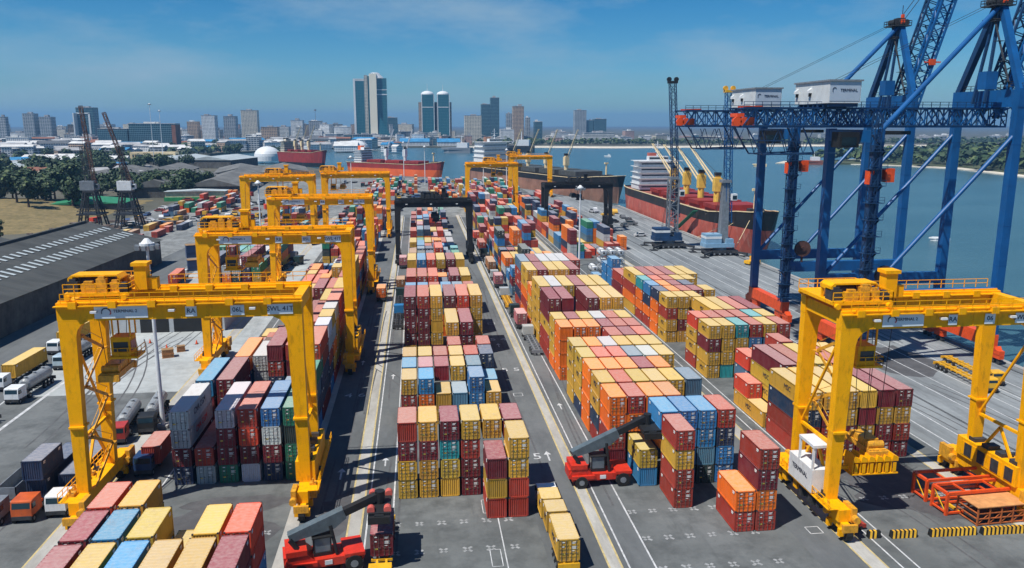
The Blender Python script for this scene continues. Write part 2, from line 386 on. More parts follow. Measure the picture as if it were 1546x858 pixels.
for k in range(70):
    x0 = rnd.choice((-12.5, -5.5, 15.6, 17.8, 23.5, 46, 2, 36, 62, 96, 84, 104, -52, -60)) + rnd.uniform(-1.6, 1.6); y0 = rnd.uniform(60, 230); L_ = rnd.uniform(10, 60); cv = rnd.uniform(-.0015, .0015) * (4 if x0 > 28 or x0 < -20 or 0 < x0 < 8 else .6)
    for dx in (0, 1.9):
        for i in range(8):
            ya, yb = y0 + L_ * i / 8, y0 + L_ * (i + 1) / 8; xa, xb = x0 + dx + cv * (ya - y0) ** 2, x0 + dx + cv * (yb - y0) ** 2
            b.poly([(xa - .14, ya, .0165 + k * 2e-5), (xa + .14, ya, .0165 + k * 2e-5), (xb + .14, yb, .0165 + k * 2e-5), (xb - .14, yb, .0165 + k * 2e-5)])
tag(obj('tyre_marks_on_pavement', b, groundmat('tyre_marks', (.075, .077, .08), (.115, .117, .12), (.05, .05, .05), .2)), kind='structure')
# irregular darker patches on the tarmac
b = MB()
for x, y, rx, ry in ((63, 92, 7, 6), (60, 99, 9, 3), (66, 88, 5, 4), (97, 150, 9, 12), (95, 172, 8, 14), (103, 190, 6, 14), (-26, 92, 8, 5), (-24, 99, 8, 2.5), (-10.5, 95, 3, 6), (36, 118, 3, 3)):
    pts = []
    for k in range(22):
        a = 2 * math.pi * k / 22; q = .75 + .4 * rnd.random(); pts.append((x + math.cos(a) * rx * q, y + math.sin(a) * ry * q, .0115 + .0001 * rnd.random()))
    b.poly(pts)
tag(obj('dark_tarmac_patches', b, groundmat('dark_tarmac', (.07, .07, .073), (.095, .095, .098), (.045, .045, .05), .08)), kind='structure')
# ------------------------------------------------------------------ shipping containers
CC = dict(y=(.60, .34, .035), r=(.36, .038, .022), m=(.17, .014, .022), o=(.85, .17, .008), c=(.62, .055, .022), b=(.03, .19, .42), n=(.014, .035, .085), s=(.08, .17, .26),
          w=(.46, .49, .49), g=(.015, .20, .11), t=(.02, .28, .30), k=(.022, .045, .045), p=(.42, .13, .15), a=(.30, .32, .33), l=(.10, .34, .62), u=(.30, .13, .05))
CN = dict(y='mustard yellow', r='rust red', m='maroon', o='orange', c='coral red', b='blue', n='navy', s='slate blue', w='white', g='green', t='teal', k='black-green', p='dusty pink', a='grey', l='sky blue', u='brown')
W, H = 2.44, 2.59
def container_body(L, H=H):
    b = MB(); c = .16
    for x in (0, W - c):
        for y in (0, L - c): b.box(x, y, 0, x + c, y + c, H)
        b.box(x, c, 0, x + c, L - c, .16); b.box(x, c, H - .12, x + c, L - c, H - .01)
    for y in (0, L - c): b.box(c, y, 0, W - c, y + c, .14); b.box(c, y, H - .12, W - c, y + c, H - .01)
    b.box(c, c, .06, W - c, L - c, .14)
    # corrugated side walls
    n = int(L / .28); st = (L - 2 * c) / n
    for side in (0, 1):
        P = []
        for i in range(n):
            y = c + i * st
            for f, d in ((0, .045), (.3, .045), (.5, .095), (.8, .095)): P.append((y + f * st, d))
        P.append((L - c, .045))
        for (y0, d0), (y1, d1) in zip(P, P[1:]):
            x0, x1 = (d0, d1) if side == 0 else (W - d0, W - d1)
            q = [(x0, y0, .16), (x0, y0, H - .12), (x1, y1, H - .12), (x1, y1, .16)]
            b.poly(q if side == 0 else q[::-1])
    # corrugated front wall at +Y
    n = 8; st = (W - 2 * c) / n; P = []
    for i in range(n):
        x = c + i * st
        for f, d in ((0, .03), (.3, .03), (.5, .08), (.8, .08)): P.append((x + f * st, L - d))
    P.append((W - c, L - .03))
    for (x0, y0), (x1, y1) in zip(P, P[1:]): b.poly([(x0, y0, .14), (x0, y0, H - .12), (x1, y1, H - .12), (x1, y1, .14)])
    b.poly([(c, .13, .14), (W - c, .13, .14), (W - c, .13, H - .12), (c, .13, H - .12)])
    # roof, ribbed across
    n = int(L / .55); st = (L - .2) / n
    for i in range(n):
        y = .1 + i * st
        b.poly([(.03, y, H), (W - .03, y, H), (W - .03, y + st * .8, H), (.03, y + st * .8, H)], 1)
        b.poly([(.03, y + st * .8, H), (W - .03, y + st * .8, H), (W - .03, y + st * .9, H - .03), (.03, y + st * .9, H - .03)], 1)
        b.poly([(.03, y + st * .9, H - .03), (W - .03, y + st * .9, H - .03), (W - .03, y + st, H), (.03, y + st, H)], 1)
    for x in (-.005, W - .16):
        for y in (.6, L - 1.1):
            if x < 0: b.box(-.012, y, H - .45, .02, y + .55, H - .3, 3); b.box(-.012, y + .1, H - .62, .02, y + .55, H - .53, 3)
            else: b.box(W - .02, y, H - .45, W + .012, y + .55, H - .3, 3); b.box(W - .02, y + .1, H - .62, W + .012, y + .55, H - .53, 3)
        for y in (-.005, L - .175):
            for z in (0, H - .115): b.box(x, y, z, x + .17, y + .18, z + .12, 2)
    return b
def container_simple(L, H=H):
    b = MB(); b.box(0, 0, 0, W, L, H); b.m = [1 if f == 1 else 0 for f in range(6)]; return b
BODYB = {20: container_body(6.06), 40: container_body(12.19)}
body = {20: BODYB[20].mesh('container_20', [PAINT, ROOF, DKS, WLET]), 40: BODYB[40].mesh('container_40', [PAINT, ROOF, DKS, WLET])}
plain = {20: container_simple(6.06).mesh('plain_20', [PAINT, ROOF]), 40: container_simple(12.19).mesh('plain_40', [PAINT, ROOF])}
LABY = mat('yellow_label', (.75, .55, .08), .6, var=.1)
def door_mesh(side):
    b = MB(); x0, x1 = (.17, 1.215) if side < 0 else (1.225, W - .17)
    b.box(x0, .03, .15, x1, .09, H - .13)
    for z in (.5, .95, 1.4, 1.85): b.box(x0 + .05, .0, z, x1 - .05, .035, z + .16)
    r = random.Random(3 + side)
    if side > 0:
        for z, wd in ((2.22, .55), (2.08, .4), (1.7, .62), (1.58, .5), (1.46, .62), (1.2, .35)): b.box(x0 + .28, -.012, z, x0 + .28 + wd, .012, z + .07, 1)
    else:
        for z, wd in ((2.2, .3), (1.68, .25)): b.box(x0 + .3, -.012, z, x0 + .3 + wd, .012, z + .12, 1)
        b.box(x0 + .3, -.014, .78, x0 + .62, .014, .93, 2)
    return b
DOORB = [door_mesh(-1), door_mesh(1)]
doors = [door_mesh(-1).mesh('door_near', [PAINT, WLET, LABY]), door_mesh(1).mesh('door_far', [PAINT, WLET, LABY])]
bar_b = MB()
bar_b.tube((0, -.03, .12), (0, -.03, H - .1), .028, n=6)
for z in (.14, 1.0, H - .16): bar_b.box(-.06, -.05, z, .06, .02, z + .05)
bar_b.box(-.02, -.06, .95, .22, -.03, 1.0)
BARS = mat('bar_steel', (.13, .115, .10), .6, var=.3)
barm = bar_b.mesh('locking_bar', [BARS])
logo_cu = {}
def logo(text, size, m, ext=.012, sx=1.):
    o = bpy.data.objects.new('side_lettering', textmesh(text, size, m, ext)); COL.objects.link(o); o.scale = (sx, 1, 1); return o
STACKS = []; BOXES = []
def box_at(x, y, z, L, c, where, detail=True, flip=False, mark=None, jitter=True):
    """one container; x, y is its near west corner"""
    BOXES.append((x, y, z, L, c, where, detail, flip, mark))
def build_box(x, y, z, L, c, where, detail, flip, mark, near):
    ln_ = 12.19 if L == 40 else 6.06
    o = bpy.data.objects.new('shipping_container', body[L] if near else plain[L]); COL.objects.link(o)
    j = rnd.uniform(-.05, .05)
    o.location = (x + j, y + rnd.uniform(-.06, .06), z)
    if flip: o.rotation_euler = (0, 0, math.pi); o.location = (x + W + j, y + ln_, z)
    col = CC[c]; k = rnd.uniform(.85, 1.15); hsh = [rnd.uniform(.9, 1.1) for _ in range(3)]
    o.color = tuple(min(1, col[i] * k * hsh[i]) for i in range(3)) + (1,)
    tag(o, CN[c] + ' ' + ('long' if L == 40 else 'short') + ' container, ' + where, 'shipping container', 'stacked shipping containers')
    if near and detail:
        for i in (0, 1):
            d = bpy.data.objects.new('door', doors[i]); COL.objects.link(d); d.parent = o; d.color = o.color
            for bx in ((.42, .92) if i == 0 else (1.5, 2.02)):
                q = bpy.data.objects.new('locking_bar', barm); COL.objects.link(q); q.parent = d; q.location = (bx, 0, 0)
    if mark:
        side, text, size, m = mark
        l = logo(text, size, m); l.parent = o
        yy = ln_ / 2 if L == 40 else ln_ * .5
        if side == 'W': l.location = (.03, yy, H * .52); l.rotation_euler = LSIDE
        elif side == 'E': l.location = (W - .03, yy, H * .52); l.rotation_euler = RSIDE
        if flip:
            l.location.x = W - .03 if side == 'W' else .03; l.rotation_euler = RSIDE if side == 'W' else LSIDE
    return o
BELOW = 'yyyymmrroocbnswk'
FARMIX = 'nnnbbrrmmmmoccgskwayukssb'
def block(name, X0, P, rows, face, below=BELOW, marks={}, tw=1.):
    """rows: (Y, length, 'token token ...'); a token lists the tiers from the top down, or top letter + number of tiers"""
    r = random.Random(hash_(name)); grid = []
    for (Y, L, s) in rows:
        toks = s.split(); cols = []
        for c, tk in enumerate(toks):
            if tk == '-': cols.append(''); continue
            if len(tk) == 2 and tk[1].isdigit():
                n = int(tk[1]); top = tk[0] if tk[0] != '?' else r.choice(below)
                tk = top + ''.join(r.choice(below) for _ in range(n - 1))
            cols.append(tk)
        grid.append((Y, L, cols))
    def hgt(Y0, Y1, c):
        """lowest stack height over a Y span in column c"""
        if c < 0 or c > 12: return 0
        hs = []
        for (Y, L, cols) in grid:
            l = 12.19 if L == 40 else 6.06
            if Y < Y1 - .8 and Y + l > Y0 + .8 and c < len(cols): hs.append((max(Y, Y0), min(Y + l, Y1), len(cols[c])))
        if sum(b - a for a, b, _ in hs) < (Y1 - Y0) * .75: return 0
        return min(h for _, _, h in hs)
    nrow = 0
    for ri, (Y, L, cols) in enumerate(grid):
        l = 12.19 if L == 40 else 6.06
        for c, st in enumerate(cols):
            if not st: continue
            front = hgt(Y - 5.5, Y - .3, c); near = hgt(Y, Y + l, c + face) if face else 99
            for k in range(len(st)):
                tier = len(st) - 1 - k      # 0 = ground
                if tier >= 1 and False: pass
                if k == 0 or tier >= front or (face and tier >= near) or Y < 92:
                    z = tier * (H + .015) + .03
                    qc = (len(cols) - 1 - c) if X0 > -20 else c
                    tn = 'top' if k == 0 and tier > 0 else ('ground' if tier == 0 else ordw(tier + 1))
                    wr = '%s tier, %s column, %s row of the %s' % (tn, ordw(c + 1), ordw(ri + 1), name)
                    fl = marks.get(('flip', ri, c, tier), False) or r.random() < .12
                    mk = marks.get((ri, c, tier))
                    if mk is None and face == -1 and st[k] == 'y' and r.random() < .6: mk = MS()
                    box_at(X0 + P * c, Y, z, L, st[k], wr, True, fl, mk)
def hash_(s):
    h = 7
    for ch in s: h = (h * 31 + ord(ch)) % 100003
    return h
MS = lambda side='W': (side, 'MSC', 1.15, INK)
def fill(Y0, Y1, n, hmin, hmax, r, p20=.5, gap=.0, mix=FARMIX, skip=.1):
    rows = []; y = Y0
    while y < Y1:
        L = 20 if r.random() < p20 else 40
        rows.append((y, L, ' '.join('-' if r.random() < skip else r.choice(mix) + str(r.randint(hmin, hmax)) for _ in range(n))))
        y += (6.06 if L == 20 else 12.19) + (.55 if r.random() > gap else 5)
    return rows
rr = random.Random(11)
# centre block, straight in front of the camera
rows = [(91.4, 20, '- - - - myr yyrr'), (98.0, 20, 'rmyy ymyy mtyy yrmm yrmm m4'), (124.0, 20, 'yry bor yy sb bbb yy'), (130.6, 20, 'b3 p3 m3 y3 s3 b2'),
        (137.2, 20, 'y3 y3 r3 y3 r3 nnn'), (143.8, 20, '- - - r3 - r3'), (150.4, 40, '- - - yyyy mmmm -'), (162.8, 40, 'mmmmy rmmmy yyyym mmmrm crrmy yyyyy'),
        (179.3, 40, 'b4 b4 r4 b4 s4 r4'), (192.0, 20, '- b3 y3 r3 - -'), (199.0, 40, 'rr3 rrmy crmy nn mmry yymy'), (212.0, 20, 'y3 b3 y3 o3 s3 r3'), (224.0, 40, 'yyyy bbmy crmy ymyy mmyy yyyy')]
rows[10] = (199.0, 40, 'rmmy rrmy crmy nnm mmry yymy')
r_ = random.Random(5)
rows += [(238.5, 20, 'o1 - g1 - r1 -'), (246, 40, 'o2 k3 n3 c4 n3 g3'), (262, 20, 'w1 s3 n3 o4 b2 t3'), (270, 40, 'u2 b3 p2 b3 s2 n1'), (286, 20, 'y1 s2 r2 n2 b2 a2'), (295, 40, 'y2 g2 y2 o2 r2 a2'),
         (311, 40, 'r1 s3 n3 p2 - a2'), (327, 40, 'r2 p3 n2 y2 c2 s1'), (344, 20, 'c1 w2 n3 o1 m1 a1'), (354, 40, 'r2 y2 b3 c3 m2 n2'), (372, 40, 'm2 b2 r2 s2 g2 n3'), (390, 40, 'r2 w1 c2 n2 y1 b2'), (408, 40, 'y1 r2 b1 o2 m1 g2')]
block('centre block', -3.3, 2.74, rows, 0, marks={('flip', 0, 4, 2): True, ('flip', 0, 5, 0): True, ('flip', 0, 5, 1): True, ('flip', 0, 4, 1): True, ('flip', 0, 4, 0): True})
# block with the red reach stacker
rows = [(84.6, 20, '- - - - or rmor'), (91.3, 20, '- - ryrr - - -'), (98.0, 20, '- yb boor bbbs bbsk rnbb'), (104.6, 20, 'oorm roro oorm oyrm - -'), (111.2, 20, 'yynr ryyn y4 y4 y4 syrb'),
        (117.8, 20, 'oooo o4 o4 m4 o4 -'), (124.4, 20, 'yyyn c4 c4 s4 w4 y4'), (131.0, 20, 'yyyy o4 w4 y4 y4 y4'), (137.6, 20, '- - s3 r4 m4 c4'), (144.2, 20, 'oooo oorb oory m4 r4 r4'),
        (150.8, 20, 'yyyo m4 y4 w4 r4 y4'), (157.4, 40, 'mmyrr mrrmy - mmyyr yymyr yyrmy'), (170.6, 40, 'yyyyy wyyry yymry m5 y5 yyyyr'), (183.6, 20, 'oyyo c4 c4 o4 o4 y4'),
        (190.2, 40, 'yyoro mmror yyrmy yymry mmrry -'), (203.2, 40, 'srrnr m5 w5 w5 w5 r5')]
rows += [(222, 20, 'b3 w2 - a3 - -'), (231, 20, 'b2 n3 w2 a2 r1 w1'), (240, 40, 'o3 y3 k4 o3 a2 o3'), (256, 20, 'n3 m3 y3 s3 - r2')]
rows += fill(264, 470, 6, 2, 5, rr, .4, .15, 'nnnbbsrrrmmmmccooskgtwypk', .06)
block('reach stacker block', 26.1, 2.65, rows, -1, marks={(11, 0, 2): MS(), (12, 0, 4): MS(), (12, 0, 2): MS(), (4, 0, 3): MS(), (4, 0, 2): MS(), (15, 0, 2): ('W', 'CMA', 1.2, WLET), (15, 0, 3): ('W', 'CGM', 1.1, WLET), (2, 1, 1): MS()})
# block beside the quay
rows = [(103.0, 40, 'ynrr ymrr yymm ymym mymr myrm'), (116.4, 40, 'y myyr r4 y4 r4 y4'), (129.6, 20, '- c3 o3 r4 o3 r3'), (142.0, 20, 'ymyy yyyt tyyy r4 y4 r4'), (148.6, 20, 'cyyr r4 r4 r4 t4 y4'),
        (155.2, 40, '- - y4 y4 r4 m4'), (168.0, 20, 'yryy yymy yyrm r3 - -'), (174.6, 20, 'nooo o4 r4 m4 y4 -'), (181.2, 20, 'bnor o4 m4 n4 y3 -'), (187.8, 20, 'toor c4 r4 y4 y4 -'), (194.4, 40, 'yroy m4 r4 m4 y4 y4'),
        (207.2, 40, 'r3 o3 c3 o3 - -')]
rows += fill(282, 460, 6, 1, 4, random.Random(21), .4, .2, 'nnnbbsrrmmmccoogkwy', .12)
block('quayside block', 54.3, 2.75, rows, -1, marks={(0, 0, 3): MS(), (1, 0, 0): MS(), (1, 1, 2): MS(), (1, 1, 1): MS(), (5, 2, 3): MS(), (3, 0, 3): MS(), (6, 0, 3): MS()})
box_at(54.3, 122.9, H + .045, 20, 'c', 'perched on the long yellow one behind the crane leg', True)
for k, (y, s) in enumerate(((219, 'bbbb'), (226, 'bbb'), (236, 'b'))):
    for i, c in enumerate(s[::-1]): box_at(54.3 if k != 2 else 53.2, y, i * (H + .015) + .03, 20, c, '%s of the %s all-blue stack before the tanks' % (('bottom', 'second up', 'third up', 'topmost')[i], ORD[k]), mark=('W', 'ONE', 1., WLET))
# block beneath the yellow gantries
rows = [(105.6, 40, 'wwmn rw wmmg rcmw bwmn gkgg'), (119.0, 40, 'bmrn mmrb - - s3 g4'), (128.0, 40, '- - - m5 r5 crnnm'), (131.4, 40, '- o4 w4 - - -'), (140.9, 20, '- - r4 y4 p3 wwrnb'), (144.2, 20, '- y3 - - - -'),
        (147.5, 20, '- r3 y3 o3 m3 ywoyr'), (154.2, 20, '- y3 y3 m3 r4 wyyyr'), (161, 40, '- r2 y3 r3 r4 ccoyy'), (174, 40, '- - r2 m3 y4 yoryn'), (187, 40, '- o3 m3 m4 r4 r5'), (200, 20, '- - y3 o4 y5 c5')]
rows += [(207, 40, '- c3 c3 n3 o4 y5'), (220, 20, '- y3 c3 o3 b4 o4'), (227, 40, '- o3 y2 s3 y3 r4'), (240, 40, 'r2 s2 b2 m3 b3 r4')]
rows += fill(282, 330, 6, 2, 4, random.Random(4), .5, .1, 'rrmmccgnwbo', .1) + fill(345, 420, 6, 1, 4, random.Random(41), .5, .2, 'rrmmccgnwbo', .2)
block('gantry block', -33.5, 2.95, rows, 1, marks={(0, 0, 3): ('E', 'CMA CGM', 1.3, INK), (0, 0, 2): ('E', 'CMA CGM', 1.3, RED)})
# block that runs out of the frame at the bottom
rows = [(58.5, 20, 'y4 y4 m4 y4 r4 y4'), (65.1, 20, 'm4 y4 b4 y4 y4 mmrb'), (71.7, 20, 'm4 b4 yy3 y3 y4 crbr'), (78.3, 20, 'c4 yymm - - - -')]
rows[2] = (71.7, 20, 'm4 b4 yyrm y3 y4 crbr')
block('nearest block', -33.5, 2.95, rows, 1, marks={})
# the far block between the yard and the perimeter road
rows = fill(236, 300, 6, 3, 4, random.Random(9), .3, 0, 'nnmmrrgtbw', .02)
block('block by the perimeter road', -62.3, 2.8, rows, 1)
rows = fill(330, 470, 6, 1, 3, random.Random(19), .5, .3, 'nnmmrrgtbwoc', .3)
block('storage yard block', -68.5, 2.8, rows, 1)
for bx, nm, sd in ((72, 'harbour edge block', 3),):
    block(nm, bx, 2.75, fill(300, 380, 3, 1, 2, random.Random(sd), .4, .6, 'rrcobnm', .3), -1)
block('old boxes by the shed', -134, 3.4, fill(440, 545, 8, 1, 2, random.Random(23), .6, .6, 'rrucmwnoyg', .5), 1)
block('boxes along the car park', -36, 4.2, fill(560, 700, 9, 1, 2, random.Random(24), .6, .7, 'rrucmwnobgw', .62), 1)
block('boxes by the road bend', -128, 3.6, fill(345, 400, 7, 1, 1, random.Random(25), .6, .7, 'rrucmwnoy', .72), 1)
for bx, nm, sd in ((8, 'distant north block', 5), (28, 'distant middle block', 6), (50, 'distant seaward block', 8), (-30, 'distant city block', 10)):
    block(nm, bx, 2.75, fill(490, 620, 6, 1, 3, random.Random(sd), .5, .3, 'rrcobnmgtwy', .2), 0)
# which boxes are built one by one: the 290 that show largest
camv = Vector((0, 0, 48))
cth, cya = R(11.31), R(6.70)
Fv = Vector((math.sin(cya) * math.cos(cth), math.cos(cya) * math.cos(cth), -math.sin(cth))); Rv = Vector((math.cos(cya), -math.sin(cya), 0)); Uv = Rv.cross(Fv)
def px(p):
    v = Vector(p) - camv; z = v.dot(Fv)
    return (773 + 1210 * v.dot(Rv) / z, 429 - 1210 * v.dot(Uv) / z, z)
def score(bx):
    x, y, z, L, c, where, *_ = bx
    l = 12.19 if L == 40 else 6.06
    q = px((x + W / 2, y + l / 2, z + H / 2))
    if q[2] < 10 or q[0] < -60 or q[0] > 1606 or q[1] > 930: return -1
    a = (px((x, y, z + H))[0] - px((x + W, y, z + H))[0]) ** 2
    return a * (1.5 if L == 40 else 1) * (1.3 if 'top tier' in where else 1)
vis = [b for b in BOXES if score(b) >= 0]; vis.sort(key=score, reverse=True)
NIND = 292 - 22
for i, b in enumerate(vis[:NIND]): build_box(*b, near=(b[1] < 215))
rest = vis[NIND:] 
keys = sorted(CC); ml = []
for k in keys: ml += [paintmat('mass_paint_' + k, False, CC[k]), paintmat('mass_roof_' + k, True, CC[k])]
ml += [DKS, WLET, LABY, BARS]; K = len(keys) * 2
b = MB()
def append(b, src, mp, ox, oy, oz, flip, l):
    n = len(b.v)
    if flip: b.v += [(ox + W - x, oy + l - y, oz + z) for x, y, z in src.v]
    else: b.v += [(ox + x, oy + y, oz + z) for x, y, z in src.v]
    b.f += [tuple(n + i for i in f) for f in src.f]; b.m += [mp[m] for m in src.m]
for (x, y, z, L, c, where, dt, flip, mark) in rest:
    l = 12.19 if L == 40 else 6.06; k = keys.index(c) * 2; n = len(b.m); jj = rnd.uniform(-.05, .05); x += jj; y += rnd.uniform(-.06, .06)
    if y < 265:
        append(b, BODYB[L], (k, k + 1, K, K + 1), x, y, z, flip, l)
        for D_ in DOORB: append(b, D_, (k, K + 1, K + 2), x, y, z, flip, l)
        for bx in (.42, .92, 1.5, 2.02): append(b, bar_b, (K + 3,), x + (bx if not flip else -bx), y, z, flip, l)
        if mark and y < 215:
            me = textmesh(mark[1], mark[2], mark[3], .012); T_ = MB(); T_.v = [(.03, l / 2 - v.co.x, H * .52 + v.co.y) for v in me.vertices] if mark[0] == 'W' else [(W - .03, l / 2 + v.co.x, H * .52 + v.co.y) for v in me.vertices]
            T_.v = [(p[0] + (-v.co.z if mark[0] == 'W' else v.co.z), p[1], p[2]) for p, v in zip(T_.v, me.vertices)]
            T_.f = [tuple(p.vertices) for p in me.polygons]; T_.m = [0] * len(T_.f); append(b, T_, (K if mark[3] == INK else K + 1,), x, y, z, False, l)
    else:
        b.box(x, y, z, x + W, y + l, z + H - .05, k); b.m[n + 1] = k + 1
        if y < 420: b.box(x + W / 2 - .03, y - .02, z + .1, x + W / 2 + .03, y + .01, z + H - .2, K); b.box(x + .25, y - .03, z + 1.5, x + W - .25, y + .01, z + 1.58, K + 3)
if b.f: tag(obj('distant_container_stacks', b, ml), 'distant mass of mixed coloured containers beyond the nearer blocks', 'container stacks', kind='stuff')
print('containers individual', min(NIND, len(vis)), 'mass', len(rest))
# ------------------------------------------------------------------ rubber-tyred gantry crane
def wheel(par, x, y, r, w, name='wheel', axis='y', hub=GRY):
    o = obj(name, MB().tube((-w / 2, 0, 0), (w / 2, 0, 0), r, n=16) if axis == 'y' else MB().tube((0, -w / 2, 0), (0, w / 2, 0), r, n=16), RUB, par, (x, y, r))
    hb = MB()
    if axis == 'y': hb.tube((-w / 2 - .03, 0, 0), (w / 2 + .03, 0, 0), r * .45, n=10)
    else: hb.tube((0, -w / 2 - .03, 0), (0, w / 2 + .03, 0), r * .45, n=10)
    obj('hub', hb, hub, o)
    return o
def gantry(label, X0, X1, Y0, Y1, m=YEL, md=YELD, top=27.4, trolley=.2, signs=None, full=True, sideh=True, grp='yellow gantry cranes astride the stacks', spread=None, far=False):
    S = X1 - X0; D = Y1 - Y0; LN = 2.6; LF = D - 4.0
    t = thing('gantry_crane', label, 'gantry crane', (X0, Y0, 0), 0, grp)
    gh = 2.2; gz = top - gh
    # sill beams with bogies
    for x in (0, S):
        obj('sill_beam', MB().box(x - .7, -.8, 2.0, x + .7, D + .8, 3.5), m, t)
        for y in (0, D):
            bz = MB(); bz.box(x - .45, y - 1.9, 1.1, x + .45, y + 1.9, 2.0); bz.box(x - .3, y - .4, 1.9, x + .3, y + .4, 2.6)
            for q in (-1.35, 1.35): bz.box(x - .95, y + q - .25, .6, x + .95, y + q + .25, 1.5)
            bo = obj('wheel_bogie', bz, m, t)
            for q in (-1.35, 1.35): wheel(bo, x, y + q, 1.0, .75)
    # legs, tapered, wider at the head and leaning towards each other
    for y, ly in ((LN, 0), (LF, 0)):
        for x, sx in ((0, 1), (S, -1)):
            b = MB(); zb, zt = 3.5, gz; o0 = -sx * .72
            pts = [(o0, zb), (o0 + sx * 1.3, zb), (o0 + sx * 1.9, zt - 1.9), (o0 + sx * 2.1, zt - 1.1), (o0 + sx * 2.6, zt - .45), (o0 + sx * 3.5, zt), (o0 + sx * 3.5, zt + .02), (o0, zt + .02)]
            P3 = lambda dy: [(x + px_, y + ly * (pz_ - zb) / (zt - zb) + dy * (.55 if pz_ < 10 else .62), pz_) for px_, pz_ in pts]
            A, Bq = P3(-1), P3(1)
            if sx < 0: A, Bq = A[::-1], Bq[::-1]
            b.poly(A); b.poly(Bq[::-1]); n_ = len(A)
            for i in range(n_): j = (i + 1) % n_; b.poly([A[j], A[i], Bq[i], Bq[j]])
            obj('leg', b, m, t)
            lb = MB(); yy = y + ly * .35; lb.box(x + o0 - sx * .03, yy - .9, 11.9, x + o0 + sx * 1.7, yy + .9, 12.15); obj('leg_collar', lb, m, t)
    for y in (LN, LF):
        b = MB(); b.box(-.76, y - .62, gz, S + .76, y + .62, top)
        b.box(-.9, y - 1.1, top - .42, S + .9, y - .62, top - .30)
        for x in [S * k / 6 + .8 for k in range(6)]: b.box(x, y - 1.2, top - .62, x + .9, y - .64, top + .15)
        for k in range(1, 8): b.box(S * k / 8 - .05, y - .66, gz + .03, S * k / 8 + .05, y + .66, top - .5)
        b.bar((-.7, y, top + .1), (S + .7, y, top + .1), .14, .2)
        obj('girder', b, m, t)
        b = MB(); b.rail([(0, y - 1.05, top + .05), (S, y - 1.05, top + .05)] if y == LN else [(S * .35, y + 1.0, top + .2), (S, y + 1.0, top + .2)], t=.07, step=1.6); obj('handrail', b, m, t)
    for x in (0, S): obj('cross_beam', MB().box(x - .6, LN + .6, gz + .4, x + .6, LF - .6, top - .2), m, t)
    # diagonal bracing of the side frames and stair
    for x in (0, S):
        obj('brace', MB().bar((x, LN + .6, 4.2), (x, (LN + LF) / 2, 9.6), .3), m, t); obj('brace', MB().bar((x, LF - .6, 4.2), (x, (LN + LF) / 2, 9.6), .3), m, t); obj('brace', MB().bar((x, LN + .5, 10), (x, LF - .5, 10), .35), m, t)
        if full: obj('brace', MB().bar((x, LN + .5, gz - .8), (x, LF - .5, 10.4), .26), m, t)
    if full:
        st = MB(); zz = 3.6; sgn = 1
        while zz < gz - 3:
            a = (LN + 1.2 if sgn > 0 else LF - 1.4); c = (LF - 1.4 if sgn > 0 else LN + 1.2)
            st.bar((.9, a, zz), (.9, c, zz + 3.2), .1, .4); st.bar((.9, a, zz + 1.1), (.9, c, zz + 4.3), .06); st.box(.5, c - .5, zz + 3.1, 1.3, c + .5, zz + 3.22)
            zz += 3.25; sgn = -sgn
        obj('stairway', st, md, t)
    # trolley
    tx = S * trolley; tw = 4.6; D0 = D; D = LF; YB = LN
    tr = MB(); tr.box(tx - tw, YB + .2, top + .55, tx + tw * .6, D - .2, top + .95)
    for y in (YB, D):
        for q in (-tw + .5, tw * .6 - .5): tr.tube((tx + q, y - .25, top + .45), (tx + q, y + .25, top + .45), .33, n=12)
    tr.rail([(tx - tw, YB + .2, top + .95), (tx + tw * .6, YB + .2, top + .95), (tx + tw * .6, D - .2, top + .95), (tx - tw, D - .2, top + .95)], t=.08, step=1.2)
    T = obj('trolley', tr, m, t)
    mc = MB()
    for k, (px_, py_, pz_, a, bb, c) in enumerate(((-4.4, 1.2, .95, 1.2, 1.6, 1.3), (-2.8, 1.0, .95, 1.6, 1.0, 1.0), (-1.0, .9, .95, 1.1, 1.4, 1.6), (.4, 1.2, .95, 1.1, 1., 1.1), (1.6, .8, .95, .9, 1.6, .8), (-3.6, 3.5, .95, 2., 1.4, 1.2), (.2, 3.8, .95, 1.8, 1.5, 1.2))):
        mc = MB(); py_ += YB - .3; mc.box(tx + px_, py_, top + pz_, tx + px_ + a, min(py_ + bb, D - .3), top + pz_ + c); mc.box(tx + px_ + a * .2, py_ + .1, top + pz_ + c, tx + px_ + a * .8, py_ + bb * .6, top + pz_ + c + .3)
        obj('winch_gear', mc, (DKS if px_ < -3 or px_ > 1 else md) if pz_ * a < 1.3 else md, T)
    obj('winch_drum', MB().tube((tx - 3.2, YB + 2.2, top + 1.9), (tx + .2, YB + 2.2, top + 1.9), .7, n=16).tube((tx - 3.3, YB + 2.2, top + 1.9), (tx - 3.1, YB + 2.2, top + 1.9), .9, n=16).tube((tx + .1, YB + 2.2, top + 1.9), (tx + .3, YB + 2.2, top + 1.9), .9, n=16), DKS, T)
    cn = MB(); y0_ = YB + 1.2; cn.prism([(tx - 4.4, y0_, top + 2.1), (tx - 4.4, y0_, top + 2.6), (tx - 4.0, y0_, top + 2.95), (tx + 1.2, y0_, top + 2.95), (tx + 1.6, y0_, top + 2.5), (tx + 1.6, y0_, top + 2.35), (tx + 1.2, y0_, top + 2.75), (tx - 3.8, y0_, top + 2.75), (tx - 4.0, y0_, top + 2.1)], (0, 2.6, 0))
    for x in (tx - 4.35, tx + 1.2):
        for y in (y0_ + .1, y0_ + 2.2): cn.box(x, y, top + .9, x + .25, y + .25, top + 2.7)
    obj('canopy', cn, m, T)
    hx = tx + 3.6
